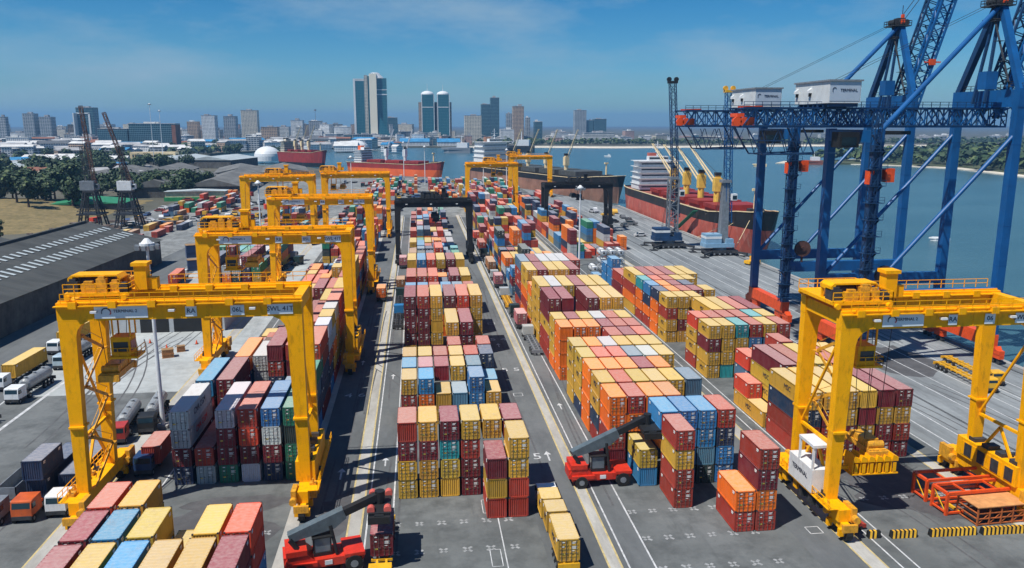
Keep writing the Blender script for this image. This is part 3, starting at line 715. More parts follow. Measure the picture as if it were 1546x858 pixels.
    tb = MB(); tb.box(hx - .7, D * .4, top + .9, hx + .7, D * .4 + 1.5, top + 3.8); tb.box(hx - .95, D * .4 - .2, top + 3.8, hx + .95, D * .4 + 1.7, top + 4.2); tb.box(hx + .7, D * .4 + .3, top + .9, hx + 1.8, D * .4 + 1.4, top + 2.3)
    obj('hoist_tower', tb, m, T)
    # operator's cab
    D = D0
    cb = MB(); cb.box(tx - .3, 3.9, gz - 5.0, tx + 1.9, 6.2, gz - 2.6); cb.box(tx - .6, 3.6, gz - 5.25, tx + 2.8, 6.5, gz - 5.0)
    for x in (tx, tx + 2.):
        for y in (4.1, 6.0): cb.bar((x, y, gz - 2.6), (x, y, top + .6), .16)
    cb.rail([(tx - .6, 3.6, gz - 5), (tx + 2.8, 3.6, gz - 5), (tx + 2.8, 6.5, gz - 5)], t=.07, step=1)
    cb_ = obj('operator_cab', cb, m, t)
    obj('window', MB().box(tx, 3.86, gz - 4.4, tx + 1.7, 3.93, gz - 3.2).box(tx + 1.87, 4.2, gz - 4.4, tx + 1.94, 5.9, gz - 3.2), GLS, cb_)
    # spreader and ropes
    sx_, sz = (tx + 4.6, gz - 4.2) if spread is None else spread
    sp = MB(); cy_ = (LN + LF) / 2
    sp.box(sx_ - 1.1, cy_ - 3.0, sz - .2, sx_ + 1.1, cy_ + 3.0, sz + .5); sp.box(sx_ - .9, cy_ - 1.5, sz + .5, sx_ + .9, cy_ + 1.5, sz + 1.3)
    for y in (-3.0, 3.0): sp.box(sx_ - 1.22, cy_ + y - .25, sz - .5, sx_ + 1.22, cy_ + y + .25, sz + .35)
    for y in (-2.2, 1.6): sp.tube((sx_ - 1, cy_ + y, sz + .9), (sx_ + 1, cy_ + y, sz + .9), .45, n=12)
    obj('spreader', sp, md, t)
    rp = MB()
    for a in (-.8, .8):
        for q in (-1.2, 1.2): rp.bar((sx_ + a, cy_ + q, sz + 1.2), (sx_ + a * 1.6 , cy_ + q * 1.4, top + .6), .06)
    obj('hoist_rope', rp, BLK, t)
    # gear crowded along the sills
    gr = random.Random(int(X0 * 7 + Y0))
    for x, s_ in ((0, -1), (S, 1)):
        for k in range(9 if full else 0):
            y = 1.0 + k * (D - 2) / 9; g = MB(); w_, h_, d_ = gr.uniform(.5, 1.0), gr.uniform(.5, 1.5), gr.uniform(.6, 1.1)
            g.box(x + s_ * .7, y, gr.uniform(1.3, 2.6), x + s_ * (.7 + w_), y + d_, 2.7 + h_); g.tube((x + s_ * (.75 + w_ * .5), y + .1, 2.7 + h_), (x + s_ * (.75 + w_ * .5), y + .1, 3.3 + h_), .14, n=8)
            obj('sill_gear', g, gr.choice((m, md, md, DKS)), t)
        if full:
            g = MB(); g.rail([(x + s_ * 1.9, -.5, 3.5), (x + s_ * 1.9, D + .5, 3.5)], t=.07, step=1.3); g.box(x + s_ * .7, -.5, 3.42, x + s_ * 1.95, D + .5, 3.5); obj('sill_walkway', g, m, t)
            for y in (0, D):
                g = MB(); g.box(x - s_ * 1.3, y - 1.2, 2.0, x - s_ * .7, y + 1.0, 3.8); g.tube((x - s_ * 1.0, y - 1.9, 2.6), (x - s_ * 1.0, y - 1.2, 2.6), .45, n=12); g.box(x - .9, y - 2.3, 1.4, x + .9, y - 1.9, 2.3); obj('drive_gear', g, md, t)
    # electrical house and power pack on the sills
    eh = MB(); eh.box(S - 1.1, 2.2, 3.6, S + 1.3, D - 2.2, 6.2)
    for k in range(5): eh.box(S - 1.16, 2.7 + k * (D - 5.4) / 5, 3.9, S - 1.1, 2.7 + (k + .75) * (D - 5.4) / 5, 5.8)
    pk = obj('power_pack', eh, m, t); vg = 0
    for k in range(4): yy = 2.7 + k * (D - 5.4) / 4; obj('vent_grille', MB().box(S - 1.2, yy, 4.0, S - 1.14, yy + .55 * (D - 5.4) / 4, 5.7), DKS, pk); obj('radiator', MB().box(S - .8, yy, 6.2, S + .9, yy + .5 * (D - 5.4) / 4, 6.7), DKS, pk)
    if signs:
        for (x, w_, txt, big) in signs:
            p = obj('sign_panel', MB().box(x, LN - .70, gz + .25, x + w_, LN - .665, gz + (1.75 if big else 1.5)), WHTB, t)
            zc = gz + 1.0
            if big:
                lg = MB()
                for k in range(9):
                    a = R(200 - 22 * k); a2 = R(200 - 22 * (k + 1)); lg.bar((x + w_ * .22 + math.cos(a) * .5, LN - .72, zc + math.sin(a) * .5), (x + w_ * .22 + math.cos(a2) * .5, LN - .72, zc + math.sin(a2) * .5), .05, .13)
                for k in range(5):
                    a = R(-60 + 22 * k); a2 = R(-60 + 22 * (k + 1)); lg.bar((x + w_ * .22 + math.cos(a) * .3 + .25, LN - .72, zc + math.sin(a) * .3), (x + w_ * .22 + math.cos(a2) * .3 + .25, LN - .72, zc + math.sin(a2) * .3), .05, .12, 1)
                obj('logo', lg, [INK, RED], p)
                letters(txt, .5, p, (x + w_ * .58, LN - .715, zc + .1), FRONT)
            else: letters(txt, .8, p, (x + w_ / 2, LN - .715, zc - .08), FRONT)
    for x in (S * .12, S * .45, S * .8): obj('floodlight', MB().box(x, LN - 1.2, gz + 1.0, x + .7, LN - .66, gz + 1.25), WHT, t)
    return t
SG = [(3.5, 6.0, 'TERMINAL 2', True), (13.8, 1.3, 'RA', False), (19.0, 1.6, '06L', False), (23.3, 3.0, 'SWL 41T', False)]
g1 = gantry('nearest yellow gantry crane straddling the grey and green container rows with SWL sign', -41.6, -15.0, 95.0, 110.5, signs=SG, trolley=.17, spread=(3.6, 17.5))
SG2 = [(4.2, 5.1, 'TERMINAL 2', True), (12.4, 1.1, 'RA', False), (17.0, 1.3, '06', False), (20.9, 2.6, 'SWL 41T', False)]
g2 = gantry('yellow gantry crane with white generator cabin, standing by the striped barriers and orange frames', 49.0, 74.0, 82.7, 98.2, top=26.8, signs=SG2, trolley=.12, spread=(6.5, 8.2))
# side cabin, cable trays of that crane
e = MB(); e.box(-2.0, 3.7, 3.6, .3, 9.8, 6.6); c_ = obj('generator_house', e, WHT, g2)
e = MB()
for y in (3.8, 7.2):
    e.box(-2.0, y, 6.6, -1.75, y + .25, 9.4); e.box(.05, y, 6.6, .3, y + .25, 9.4)
e.box(-2.05, 3.7, 9.4, .35, 7.5, 9.75); obj('cab_frame', e, WHT, g2)
letters('TERMINAL', .85, c_, (-2.03, 6.8, 5.3), LSIDE, INK)
e = MB()
for k in range(6):
    x = 3.0 + k * 1.0; e.prism([(x, 3.4, 7.4), (x + .9, 3.4, 7.4), (x + .9, 3.4, 7.9), (x + .2, 3.4, 8.2)], (0, 2.4, 0)); e.box(x + .05, 3.5, 5.9, x + .18, 5.6, 7.4); e.box(x + .3, 3.42, 6.0, x + .7, 3.5, 7.2)
e.box(2.9, 3.4, 5.75, 9.0, 5.7, 5.9); e.bar((.6, 4.6, 6.4), (3.2, 4.6, 6.4), .4); obj('ribbed_resistor_rack', e, YEL, g2)
lab = [('gantry crane second behind the nearest one, spanning stacks with cream and coral roofs', -41.2, -13.8, 154, 169.5, .16),
       ('gantry crane third in the line behind the nearest one, over the white tank rows', -41.4, -13.8, 229.5, 245, .12),
       ('small-looking gantry crane over the storage yard, nearest the grey shed roofs', -69.3, -42.3, 328, 343.5, .5),
       ('distant gantry crane beside the line of the truck lane, before the orange ship', -39.6, -12.6, 345, 360.5, .12),
       ('distant gantry crane before the white ship superstructure, lower of the twin frames', 26.4, 52.6, 424, 439.5, .5),
       ('farthest gantry crane with its beam over the grey hatch covers of the far ship', 61.5, 88.5, 528, 543.5, .08)]
sg = [(3.6, 6, 'TERMINAL 2', True), (14, 1.3, 'RB', False), (19, 1.6, '05L', False), (23.3, 3.0, 'SWL 41T', False)]
for k, (l, x0, x1, y0, y1, tr) in enumerate(lab):
    gantry('yellow ' + l, x0, x1, y0, y1, trolley=tr, signs=sg if k < 2 else None, full=(k < 2), top=27.6 if k < 5 else 27)
for l, x0, x1, y0 in (('black gantry crane spanning the centre block and its truck lane', -7.3, 18.2, 277), ('black gantry crane beside the light mast, over blue and red stacks near the quay', 56.6, 86.0, 350)):
    gantry(l, x0, x1, y0, y0 + 15.5, m=BLK, md=DKS, top=21.8, trolley=.5, full=False, grp='black gantry cranes', spread=(13, 16))

# ------------------------------------------------------------------ ship-to-shore cranes
def sts(label, Yc, nm):
    t = thing('quay_crane', label, 'quay crane', (88, Yc, 0), 0, 'blue quay cranes with raised booms'); Xs = 28.5; hy = 9
    for x in (0, Xs):
        obj('sill_beam', MB().box(x - .9, -hy - 1, 3.0, x + .9, hy + 1, 5.6), ORG, t)
        for y in (-hy, hy):
            b = MB(); b.box(x - .6, y - 3.6, 2.1, x + .6, y + 3.6, 2.9)
            for q in (-2.2, 2.2):
                b.box(x - .5, y + q - 1.5, 1.2, x + .5, y + q + 1.5, 2.05); b.prism([(x - .7, y + q - .5, 2.9), (x - .7, y + q + .5, 2.9), (x - .7, y + q, 3.6)], (1.4, 0, 0))
            bo = obj('wheel_bogie', b, ORG, t)
            for q in (-3.1, -1.5, 1.5, 3.1):
                obj('rail_wheel', MB().tube((x - .3, y + q, .5), (x + .3, y + q, .5), .45, n=12), DKS, bo)
            b = MB(); b.box(x - .85, y - .8, 5.6, x + .85, y + .8, 47 if x == 0 else 52)
            for z in (12, 20, 28, 36, 44): b.box(x - .89, y - .84, z, x + .89, y + .84, z + .12)
            obj('leg', b, BLU, t)
    for y in (-hy, hy):
        obj('portal_beam', MB().box(.85, y - .75, 13, Xs - .85, y + .75, 15.4), BLU, t)
        obj('diagonal_brace', MB().tube((.6, y, 15), (Xs - .6, y, 45.5), .42, n=12), BLU, t)
    for x in (0, Xs):
        obj('cross_beam', MB().box(x - .8, -hy - .9, 44.4 if x == 0 else 51.2, x + .8, hy + .9, 46.8 if x == 0 else 54.6), BLU, t)
    b = MB(); b.box(-.3, hy - .95, 54.6, Xs * 0 + .3, hy - .3, 54.7)
    # girder: twin trusses
    for y in (-2.7, 2.7):
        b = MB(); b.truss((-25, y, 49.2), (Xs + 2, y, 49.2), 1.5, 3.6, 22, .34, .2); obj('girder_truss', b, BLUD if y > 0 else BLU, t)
    b = MB()
    for k in range(15): x = -24 + k * 3.9; b.bar((x, -2.7, 51), (x, 2.7, 51), .25); b.bar((x, -2.7, 47.4), (x, 2.7, 47.4), .25)
    b.rail([(-25, -3.8, 51.1), (Xs, -3.8, 51.1)], t=.1, step=1.8); b.box(-25, -4.0, 50.9, Xs, -3.4, 51.05)
    for k in range(28): b.bar((-25 + 2 * k, -3.7, 48.6 - .9), (-24 + 2 * k, -3.7, 48.7), .12)
    b.box(-25, -3.8, 47.5, Xs, -3.5, 47.7); obj('walkway', b, BLUD, t)
    # machinery house
    h = obj('machinery_house', MB().box(-9.2, -6.4, 51.9, -2.8, 7.8, 56.0), mat('house_panel', (.60, .63, .62), .5, var=.08, dirt=(.3, .28, .25), dk=.4), t)
    obj('roof', MB().box(-9.5, -6.7, 56.0, -2.5, 8.1, 56.3), GRY, h)
    obj('logo_panel', MB().box(-9.1, -6.46, 52.3, -3.0, -6.4, 55.8), mat('bluish_panel', (.42, .50, .58), .5, var=.05), h)
    letters('TERMINAL', .75, h, (-5.3, -6.5, 54.3), FRONT, INK)
    lg = MB()
    for k in range(7):
        a = R(220 - 26 * k); a2 = R(220 - 26 * (k + 1)); lg.bar((-8.2 + math.cos(a) * .4, -6.5, 54.3 + math.sin(a) * .5), (-8.2 + math.cos(a2) * .4, -6.5, 54.3 + math.sin(a2) * .5), .05, .12)
    obj('logo', lg, INK, h)
    for y in (6.6, 1.0):
        b = MB(); b.prism([(-9.2, y - .4, 55.0), (-9.9, y - .4, 54.5), (-9.9, y - .4, 54.0), (-9.2, y - .4, 54.0)], (0, .8, 0)); obj('vent_hood', b, WHT, h)
        obj('vent_hole', MB().box(-9.6, y - .25, 53.3, -9.21, y + .25, 54.0), BLK, h)
    b = MB()
    for y in range(-6, 8, 2): b.box(-9, y, 51.2, -3, y + .4, 51.9)
    obj('house_support', b, BLUD, t)
    # apex frame
    A = (Xs + .4, 0, 71.5)
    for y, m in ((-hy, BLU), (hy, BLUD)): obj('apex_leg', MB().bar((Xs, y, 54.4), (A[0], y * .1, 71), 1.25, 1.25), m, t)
    obj('apex_strut', MB().bar((Xs - 2, -1.8, 52), (A[0] - .3, -.5, 71), .5).bar((Xs - 2, 1.8, 52), (A[0] - .3, .5, 71), .5), BLUD, t)
    obj('back_stay', MB().tube((0.2, -hy, 46.5), (A[0] - .5, -.6, 71), .5, n=12), BLU, t)
    b = MB(); b.box(A[0] - 2.6, -2.2, 71, A[0] + 1.8, 2.2, 71.25); b.rail([(A[0] - 2.6, -2.2, 71.2), (A[0] + 1.8, -2.2, 71.2), (A[0] + 1.8, 2.2, 71.2), (A[0] - 2.6, 2.2, 71.2), (A[0] - 2.6, -2.2, 71.2)], t=.1, step=1)
    b.box(A[0] - 1, -.9, 70, A[0] + 1, .9, 73); b.box(A[0] - 2.4, -1.6, 68.4, A[0] + 1.4, 1.6, 68.6)
    for x in (-1.6, 0, 1.2): b.tube((A[0] + x, -1.2, 72), (A[0] + x, 1.2, 72), .7, n=12)
    b.bar((A[0] + .6, 0, 73), (A[0] + .6, 0, 76), .12)
    ap = obj('apex_platform', b, DKS, t); obj('sheave_cover', MB().box(A[0] - .6, -2.0, 71.6, A[0] + .2, -1.5, 72.6).box(A[0] + .4, -.5, 73, A[0] + .9, .3, 73.9), ORG, ap)
    # raised boom
    ang = R(74); L = 46; hx, hz_ = Xs + 2.6, 49.5; dx, dz = math.cos(ang) * L, math.sin(ang) * L
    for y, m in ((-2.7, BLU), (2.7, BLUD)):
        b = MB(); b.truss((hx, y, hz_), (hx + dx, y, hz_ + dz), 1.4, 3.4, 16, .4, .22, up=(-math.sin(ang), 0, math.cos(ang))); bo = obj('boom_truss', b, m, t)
    b = MB()
    for k in range(12):
        f = k / 12; b.bar((hx + dx * f, -2.7, hz_ + dz * f), (hx + dx * f, 2.7, hz_ + dz * f), .3)
        b.bar((hx + dx * f, -2.7, hz_ + dz * f), (hx + dx * (f + .08), 2.7, hz_ + dz * (f + .08)), .2)
    obj('boom_tie', b, BLUD, t)
    b = MB()
    for y in (-1.2, 1.2):
        b.bar((A[0], y, 72), (hx + dx * .95, y, hz_ + dz * .95), .12); b.bar((A[0], y, 72.4), (-5, y, 56.3), .07)
    obj('stay_rope', b, DKS, t)
    obj('boom_float', MB().box(hx + dx * .2 + 1.6, -3.8, hz_ + dz * .28, hx + dx * .2 + 3.2, -3.2, hz_ + dz * .28 + 1.4).bar((hx + dx * .2 + .4, -3.5, hz_ + dz * .28 + .7), (hx + dx * .2 + 4.6, -3.5, hz_ + dz * .28 + .7), .3), ORG, t)
    # tail: orange hoist gear and hanging maintenance basket
    b = MB(); b.box(-26.0, -3.2, 49.3, -24.6, .4, 50.0); b.box(-25.8, -3, 47.6, -25.2, 0, 49.3); b.box(-24.4, -3.1, 47.2, -22.4, -1.2, 49.2); b.bar((-26.0, -3.3, 51.2), (-21, -3.3, 51.3), .3)
    for x in (-26, -24.5): b.tube((x, -3.4, 48.4), (x, -2.8, 48.4), .9, n=10)
    obj('tail_hoist', b, ORG, t)
    b = MB()
    for y in (-3.4, 3.4):
        b.bar((-24, y, 47.2), (-20.5, y, 42.0), .25); b.bar((-20.5, y, 42), (-10, y, 42.4), .25); b.bar((-10, y, 42.4), (-12.5, y, 47.2), .25); b.bar((-22.4, y, 44.8), (-13, y, 44.6), .18)
        for k in range(3): b.bar((-21 + k * 3.6, y, 46.8), (-19.4 + k * 3.6, y, 42.2), .13); b.bar((-19.4 + k * 3.6, y, 42.2), (-17.6 + k * 3.6, y, 46.8), .12)
    for x in (-20.5, -17, -13.6, -10): b.bar((x, -3.4, 42.1), (x, 3.4, 42.1), .2)
    b.box(-20.5, -3.4, 41.95, -10, 3.4, 42.05); b.box(-10, -3.6, 42.2, -5, -3.0, 42.35)
    obj('maintenance_basket', b, BLUD, t)
    # cab, lift tower on the landside near leg
    cb = MB(); cb.box(-5.8, -5.5, 43.4, -1.8, -2.2, 46.4); cbo = obj('operator_cab', cb, BLK, t); obj('hung_walkway', MB().box(2.0, -6, 45.9, 8.5, -2.4, 46.6), BLK, t)
    obj('window', MB().box(-5.4, -5.56, 43.8, -2.4, -5.5, 45.4), GLS, cbo)
    b = MB(); b.truss((-1.5, -hy - 1.9, 6), (-1.5, -hy - 1.9, 50), 1.3, 1.3, 22, .16, .1, up=(0, 1, 0))
    z = 7.; sgn = 1
    while z < 46: b.box(-2.6, -hy - 2.9, z, .7, -hy - .9, z + .1); b.rail([(-2.6, -hy - 2.9, z + .1), (.7, -hy - 2.9, z + .1)], t=.07, step=1.1); b.bar((-2.4 if sgn > 0 else .4, -hy - 2, z), (.4 if sgn > 0 else -2.4, -hy - 2, z + 3.2), .5, .1); z += 3.25; sgn = -sgn
    for k in range(7): b.box(-2.2, -hy - 2.3, 8 + k * 5.6, -.4, -hy - 1.3, 10.4 + k * 5.6)
    obj('lift_tower', b, BLUD, t)
    for dz_, dx_ in ((37.0, 1.0), (36.6, -2.4)): obj('life_raft_box', MB().box(dx_, -hy - 2.2, dz_, dx_ + (1.7 if dx_ > 0 else .9), -hy - .6, dz_ + 2.6), ORG, t)
    rl = MB(); rl.tube((3.4, -hy - 1.1, 18.6), (3.4, -hy - .3, 18.6), 1.9, n=20); rl.tube((3.4, -hy - 1.3, 18.6), (3.4, -hy - 1.1, 18.6), .6, n=12); rl.bar((3.4, -hy - .6, 15.4), (3.4, -hy - .6, 18.4), .4)
    obj('cable_reel', rl, mat('rusty_reel', (.10, .045, .035), .7, var=.4), t)
    obj('anti_crash_box', MB().box(Xs - 6, -hy + 2, 54.6, Xs - 3.6, -hy + 4.4, 58), BLU, t)
    b = MB(); b.rail([(Xs, -hy - .9, 54.6), (Xs, hy + .9, 54.6)], t=.1); 
    zz = 55.
    for k in range(4): y = -hy + 1.2 + k * 1.9; b.box(Xs - 2.2, y, zz + 1, Xs - .8, y + 1.2, zz + 1.1); b.bar((Xs - 1.5, y, zz), (Xs - 1.5, y + 1.9, zz + 4), .4, .1); zz += 4
    obj('apex_stair', b, DKS, t)
    return t
sts('nearer blue quay crane whose white machinery house is the higher one', 156, 'near')
sts('farther blue quay crane standing towards the moored red bulk carrier', 190.5, 'far')

# ------------------------------------------------------------------ mobile harbour cranes
def harbour_crane(label, x, y, house, tower, tipx, tipz, cap, hz0=3, solid=False):
    t = thing('harbour_crane', label, 'harbour crane', (x, y, 0), 0, 'mobile harbour cranes on the quay')
    u = MB(); u.box(-6, -3.2, .9, 6, 3.2, 2.0)
    for sx in (-1, 1):
        for sy in (-1, 1): u.bar((sx * 3, sy * 2, 1.5), (sx * 8, sy * 6.5, 1.2), .8, .7); u.box(sx * 8 - 1.3, sy * 6.5 - 1.3, .05, sx * 8 + 1.3, sy * 6.5 + 1.3, .35); u.tube((sx * 8, sy * 6.5, .3), (sx * 8, sy * 6.5, 1.6), .35)
    uo = obj('undercarriage', u, DKS, t)
    for sy in (-2.9, 2.9):
        for k in range(6): wheel(uo, -5.2 + k * 2.08, sy, .75, .6, axis='x')
    obj('slew_ring', MB().tube((0, 0, 2), (0, 0, 3.1), 2.6, 2.4, n=20), GRY, t)
    b = MB(); b.box(-6.5, -3, 3.1, 4.5, 3, 4.6); b.box(-6.3, -2.7, 4.6, -.4, 2.7, 8.0); b.box(1.4, -2.8, 4.6, 4.2, 2.8, 6.2); ho = obj('slewing_house', b, house, t)
    obj('white_band', MB().box(-6.35, -2.76, 6.3, -.35, 2.76, 7.2), WHT, ho)
    b = MB()
    if solid: b.bar((1, 0, 3), (1, 0, 28), 3.2, 3.0, w2=2.2, h2=2.2)
    else:
        b.truss((1, 0, 4), (1, 0, 27), 3.4, 3.4, 9, .55, .28, up=(0, 1, 0))
    b.box(-.7, -1.7, 26.8, 2.7, 1.7, 27.8)
    obj('tower', b, tower, t)
    cb = MB(); cb.box(2.9, -2.6, 20.4, 4.8, -.4, 22.8); co_ = obj('operator_cab', cb, WHT, t); obj('window', MB().box(3.0, -2.66, 20.8, 4.6, -2.6, 22.2), GLS, co_)
    b = MB(); b.truss((2.6, 0, 12), (2.6 + tipx, 0, tipz), 2.2, 2.2, 22, .26, .14, up=(0, 1, 0)); obj('boom', b, BLUD if not solid else BLU, t)
    b = MB(); b.box(2.6 + tipx - 1.7, -1.3, tipz, 2.6 + tipx + 1.7, 1.3, tipz + .9)
    for q in (-1.4, 1.4): b.tube((2.6 + tipx + q, -.5, tipz + 1.5), (2.6 + tipx + q, .5, tipz + 1.5), .85, n=14)
    obj('boom_head', b, cap, t)
    b = MB()
    for q in (-.6, .6): b.bar((0, q, 27.5), (2.6 + tipx, q, tipz), .09); b.bar((-3, q, 8), (0, q, 27.5), .12)
    b.bar((2.6 + tipx + 1.4, 0, tipz + .6), (2.6 + tipx + 1.8, 0, 9), .07)
    obj('hoist_rope', b, DKS, t)
    return t
harbour_crane('mobile harbour crane with dark blue house and tallest upright black boom', 98, 304, BLUD, GRY, -3.5, 63, BLK)
harbour_crane('mobile harbour crane with pale blue house, solid grey tower and yellow boom head', 111.5, 285, mat('pale_blue_steel', (.22, .38, .52), .5, var=.15), GRY, -2, 59, TYEL, solid=True)

# old jib cranes by the storage yard
def jib_crane(label, x, y, tipx, tipz, hc):
    t = thing('jib_crane', label, 'jib crane', (x, y, 0), 0, 'old lattice jib cranes')
    for sx in (-5, 5):
        for sy in (-4.5, 4.5): obj('leg', MB().truss((sx, sy, 0), (sx * .4, sy * .4, 17), 1.1, 1.1, 6, .26, .16, up=(0, 1, 0)), DKS, t)
    b = MB(); b.box(-5.4, -5, 6.5, 5.4, 5, 7.1); b.truss((-5, -4.5, 9), (5, -4.5, 9), .8, 1.5, 5, .2, .14); b.truss((-5, 4.5, 9), (5, 4.5, 9), .8, 1.5, 5, .2, .14); b.box(-2.6, -2.6, 16.8, 2.6, 2.6, 17.8); obj('portal_deck', b, DKS, t)
    ho = obj('machinery_house', MB().box(-3.6, -2.4, 17.8, 2.6, 2.4, 22.0).box(2.6, -1.4, 18.4, 4.2, .6, 20.6), hc, t)
    obj('window', MB().box(2.7, -1.46, 19, 4.0, -1.4, 20.2), GLS, ho)
    obj('mast', MB().truss((-.6, 0, 22), (-1.4, 0, 38), 2., 2., 7, .24, .14, up=(0, 1, 0)), DKS, t)
    obj('jib', MB().truss((2.4, 0, 20), (tipx, 0, tipz), 1.3, 1.3, 18, .22, .13, up=(0, 1, 0)), mat('rusty_jib', (.14, .07, .05), .7, var=.4), t)
    obj('tie_rope', MB().bar((-1.4, 0, 38), (tipx, 0, tipz), .1).bar((-1.4, 0, 38), (-3.4, 0, 22), .1), DKS, t)
    return t
jib_crane('old dark lattice jib crane nearest the dry grassy mound, mast tallest', -151, 394, -.5, 56, GRY)
jib_crane('old lattice jib crane with pale machinery cabin, nearer the car yard', -134, 392, -7, 53, WHT)
# ------------------------------------------------------------------ reach stackers
def reach_stacker(label, x, y, rz, boomlen, tip, basez=3.6, lift=None, load_w=True, spread_rz=0):
    """x axis of the machine = forward"""
    t = thing('reach_stacker', label, 'reach stacker', (x, y, 0), rz, 'red reach stackers')
    b = MB(); b.prism([(-4.2, -1.5, .9), (3.6, -1.5, .9), (3.9, -1.5, 1.3), (3.6, -1.5, 2.0), (1.6, -1.5, 1.8), (-1.4, -1.5, 1.8), (-2.2, -1.5, 2.6), (-4.2, -1.5, 2.6), (-4.6, -1.5, 1.8)], (0, 3.0, 0))
    b.box(-4.3, -1.9, 1.3, -1.2, 1.9, 1.75); b.box(1.7, -1.9, 1.75, 3.9, 1.9, 2.15); obj('chassis', b, REDM, t)
    b = MB(); b.box(-4.4, -1.6, 2.6, -2.2, 1.6, 3.2); b.box(-4.65, -1.3, 1.2, -4.3, 1.3, 2.5); obj('counterweight', b, REDM, t)
    for sx, r in ((-3.0, .85), (2.7, .95)):
        for sy in (-1.65, 1.65): wheel(t, sx, sy, r, .75, axis='x', hub=GRY)
        if sx > 0:
            for sy in (-.95, .95): wheel(t, sx, sy, r, .6, axis='x')
    cb = MB(); cb.box(-1.5, -.8, 1.8, .5, .8, 2.2)
    for xx in (-1.45, .35):
        for yy in (-.75, .65): cb.box(xx, yy, 2.2, xx + .12, yy + .1, 3.9)
    cb.box(-1.6, -.9, 3.9, .6, .9, 4.05); c_ = obj('operator_cab', cb, BLK, t); obj('window', MB().box(-1.4, -.72, 2.25, .32, .64, 3.88), mat('cab_glass', (.12, .16, .18), .1, var=.2), c_)
    obj('seat', MB().box(-1.0, -.35, 2.2, -.4, .35, 2.7).box(-1.1, -.35, 2.6, -.95, .35, 3.4), RUB, c_)
    obj('side_plate', MB().box(-.4, -1.56, 1.1, .4, -1.50, 1.6), WHT, t)
    P0 = Vector((-3.9, 0, basez)); P1 = Vector(tip); d = (P1 - P0)
    pm = P0 + d * .60
    b = MB(); up = Vector((-d.z, 0, d.x)).normalized()
    h1 = up * .55
    b.prism([P0 - h1 * .6 + Vector((0, -.55, 0)), P0 + h1 + Vector((0, -.55, 0)), pm + h1 + Vector((0, -.55, 0)), pm - h1 + Vector((0, -.55, 0)), P0 + d * .45 - h1 * 1.9 + Vector((0, -.55, 0))], (0, 1.1, 0)); obj('boom', b, BOOM, t)
    b = MB(); b.bar(pm - d * .05, P1, .8, .8); obj('boom_extension', b, BLK, t)
    b = MB()
    for sy in (-.95, .95): b.tube((1.0, sy, 1.9), tuple(P0 + d * .42 - up * .5 + Vector((0, sy * .5, 0))), .2, n=10)
    obj('lift_cylinder', b, BLK, t)
    obj('boom_support', MB().bar((-2.6, -1.1, 2.4), (-3.9, -.7, basez + .1), .5, .35).bar((-2.6, 1.1, 2.4), (-3.9, .7, basez + .1), .5, .35), BLK, t)
    sp = MB(); s2 = math.sin(spread_rz); c2 = math.cos(spread_rz)
    tx, ty, tz = tip
    sp.tube((0, 0, .5), (0, 0, -.9), .55, n=12); sp.box(-1.2, -2.6, -1.5, 1.2, 2.6, -.9); sp.box(-.5, -3.0, -1.45, .5, 3.0, -1.0)
    for yy in (-3.0, 3.0): sp.box(-1.2, yy - .2, -1.9, 1.2, yy + .2, -1.1)
    o = obj('spreader', sp, BLK, t, (tx, ty, tz), spread_rz)
    for yy in (-2.3, 1.6):
        for xx in (-1.05, .75):
            if load_w: obj('spreader_motor', MB().tube((xx + .15, yy, -.75), (xx + .15, yy + .75, -.75), .42, n=12), mat('faded_red', (.62, .12, .09), .5, var=.15), o)
    return t
reach_stacker('red reach stacker gripping a maroon container beside the empty corner-spot bay', -10.8, 82.6, R(12), 0, (6.0, 0, 7.6), 4.1, spread_rz=-R(12))
reach_stacker('red reach stacker working at the small yellow and blue stack', 23.9, 100.2, R(1.5), 0, (6.4, 0, 8.9), 4.2, spread_rz=-R(1.5), load_w=False)
o = build_box(-6.0, 81.2, 1.65, 20, 'm', 'held on the yellow trailer by the reach stacker near the camera', True, False, None, True)

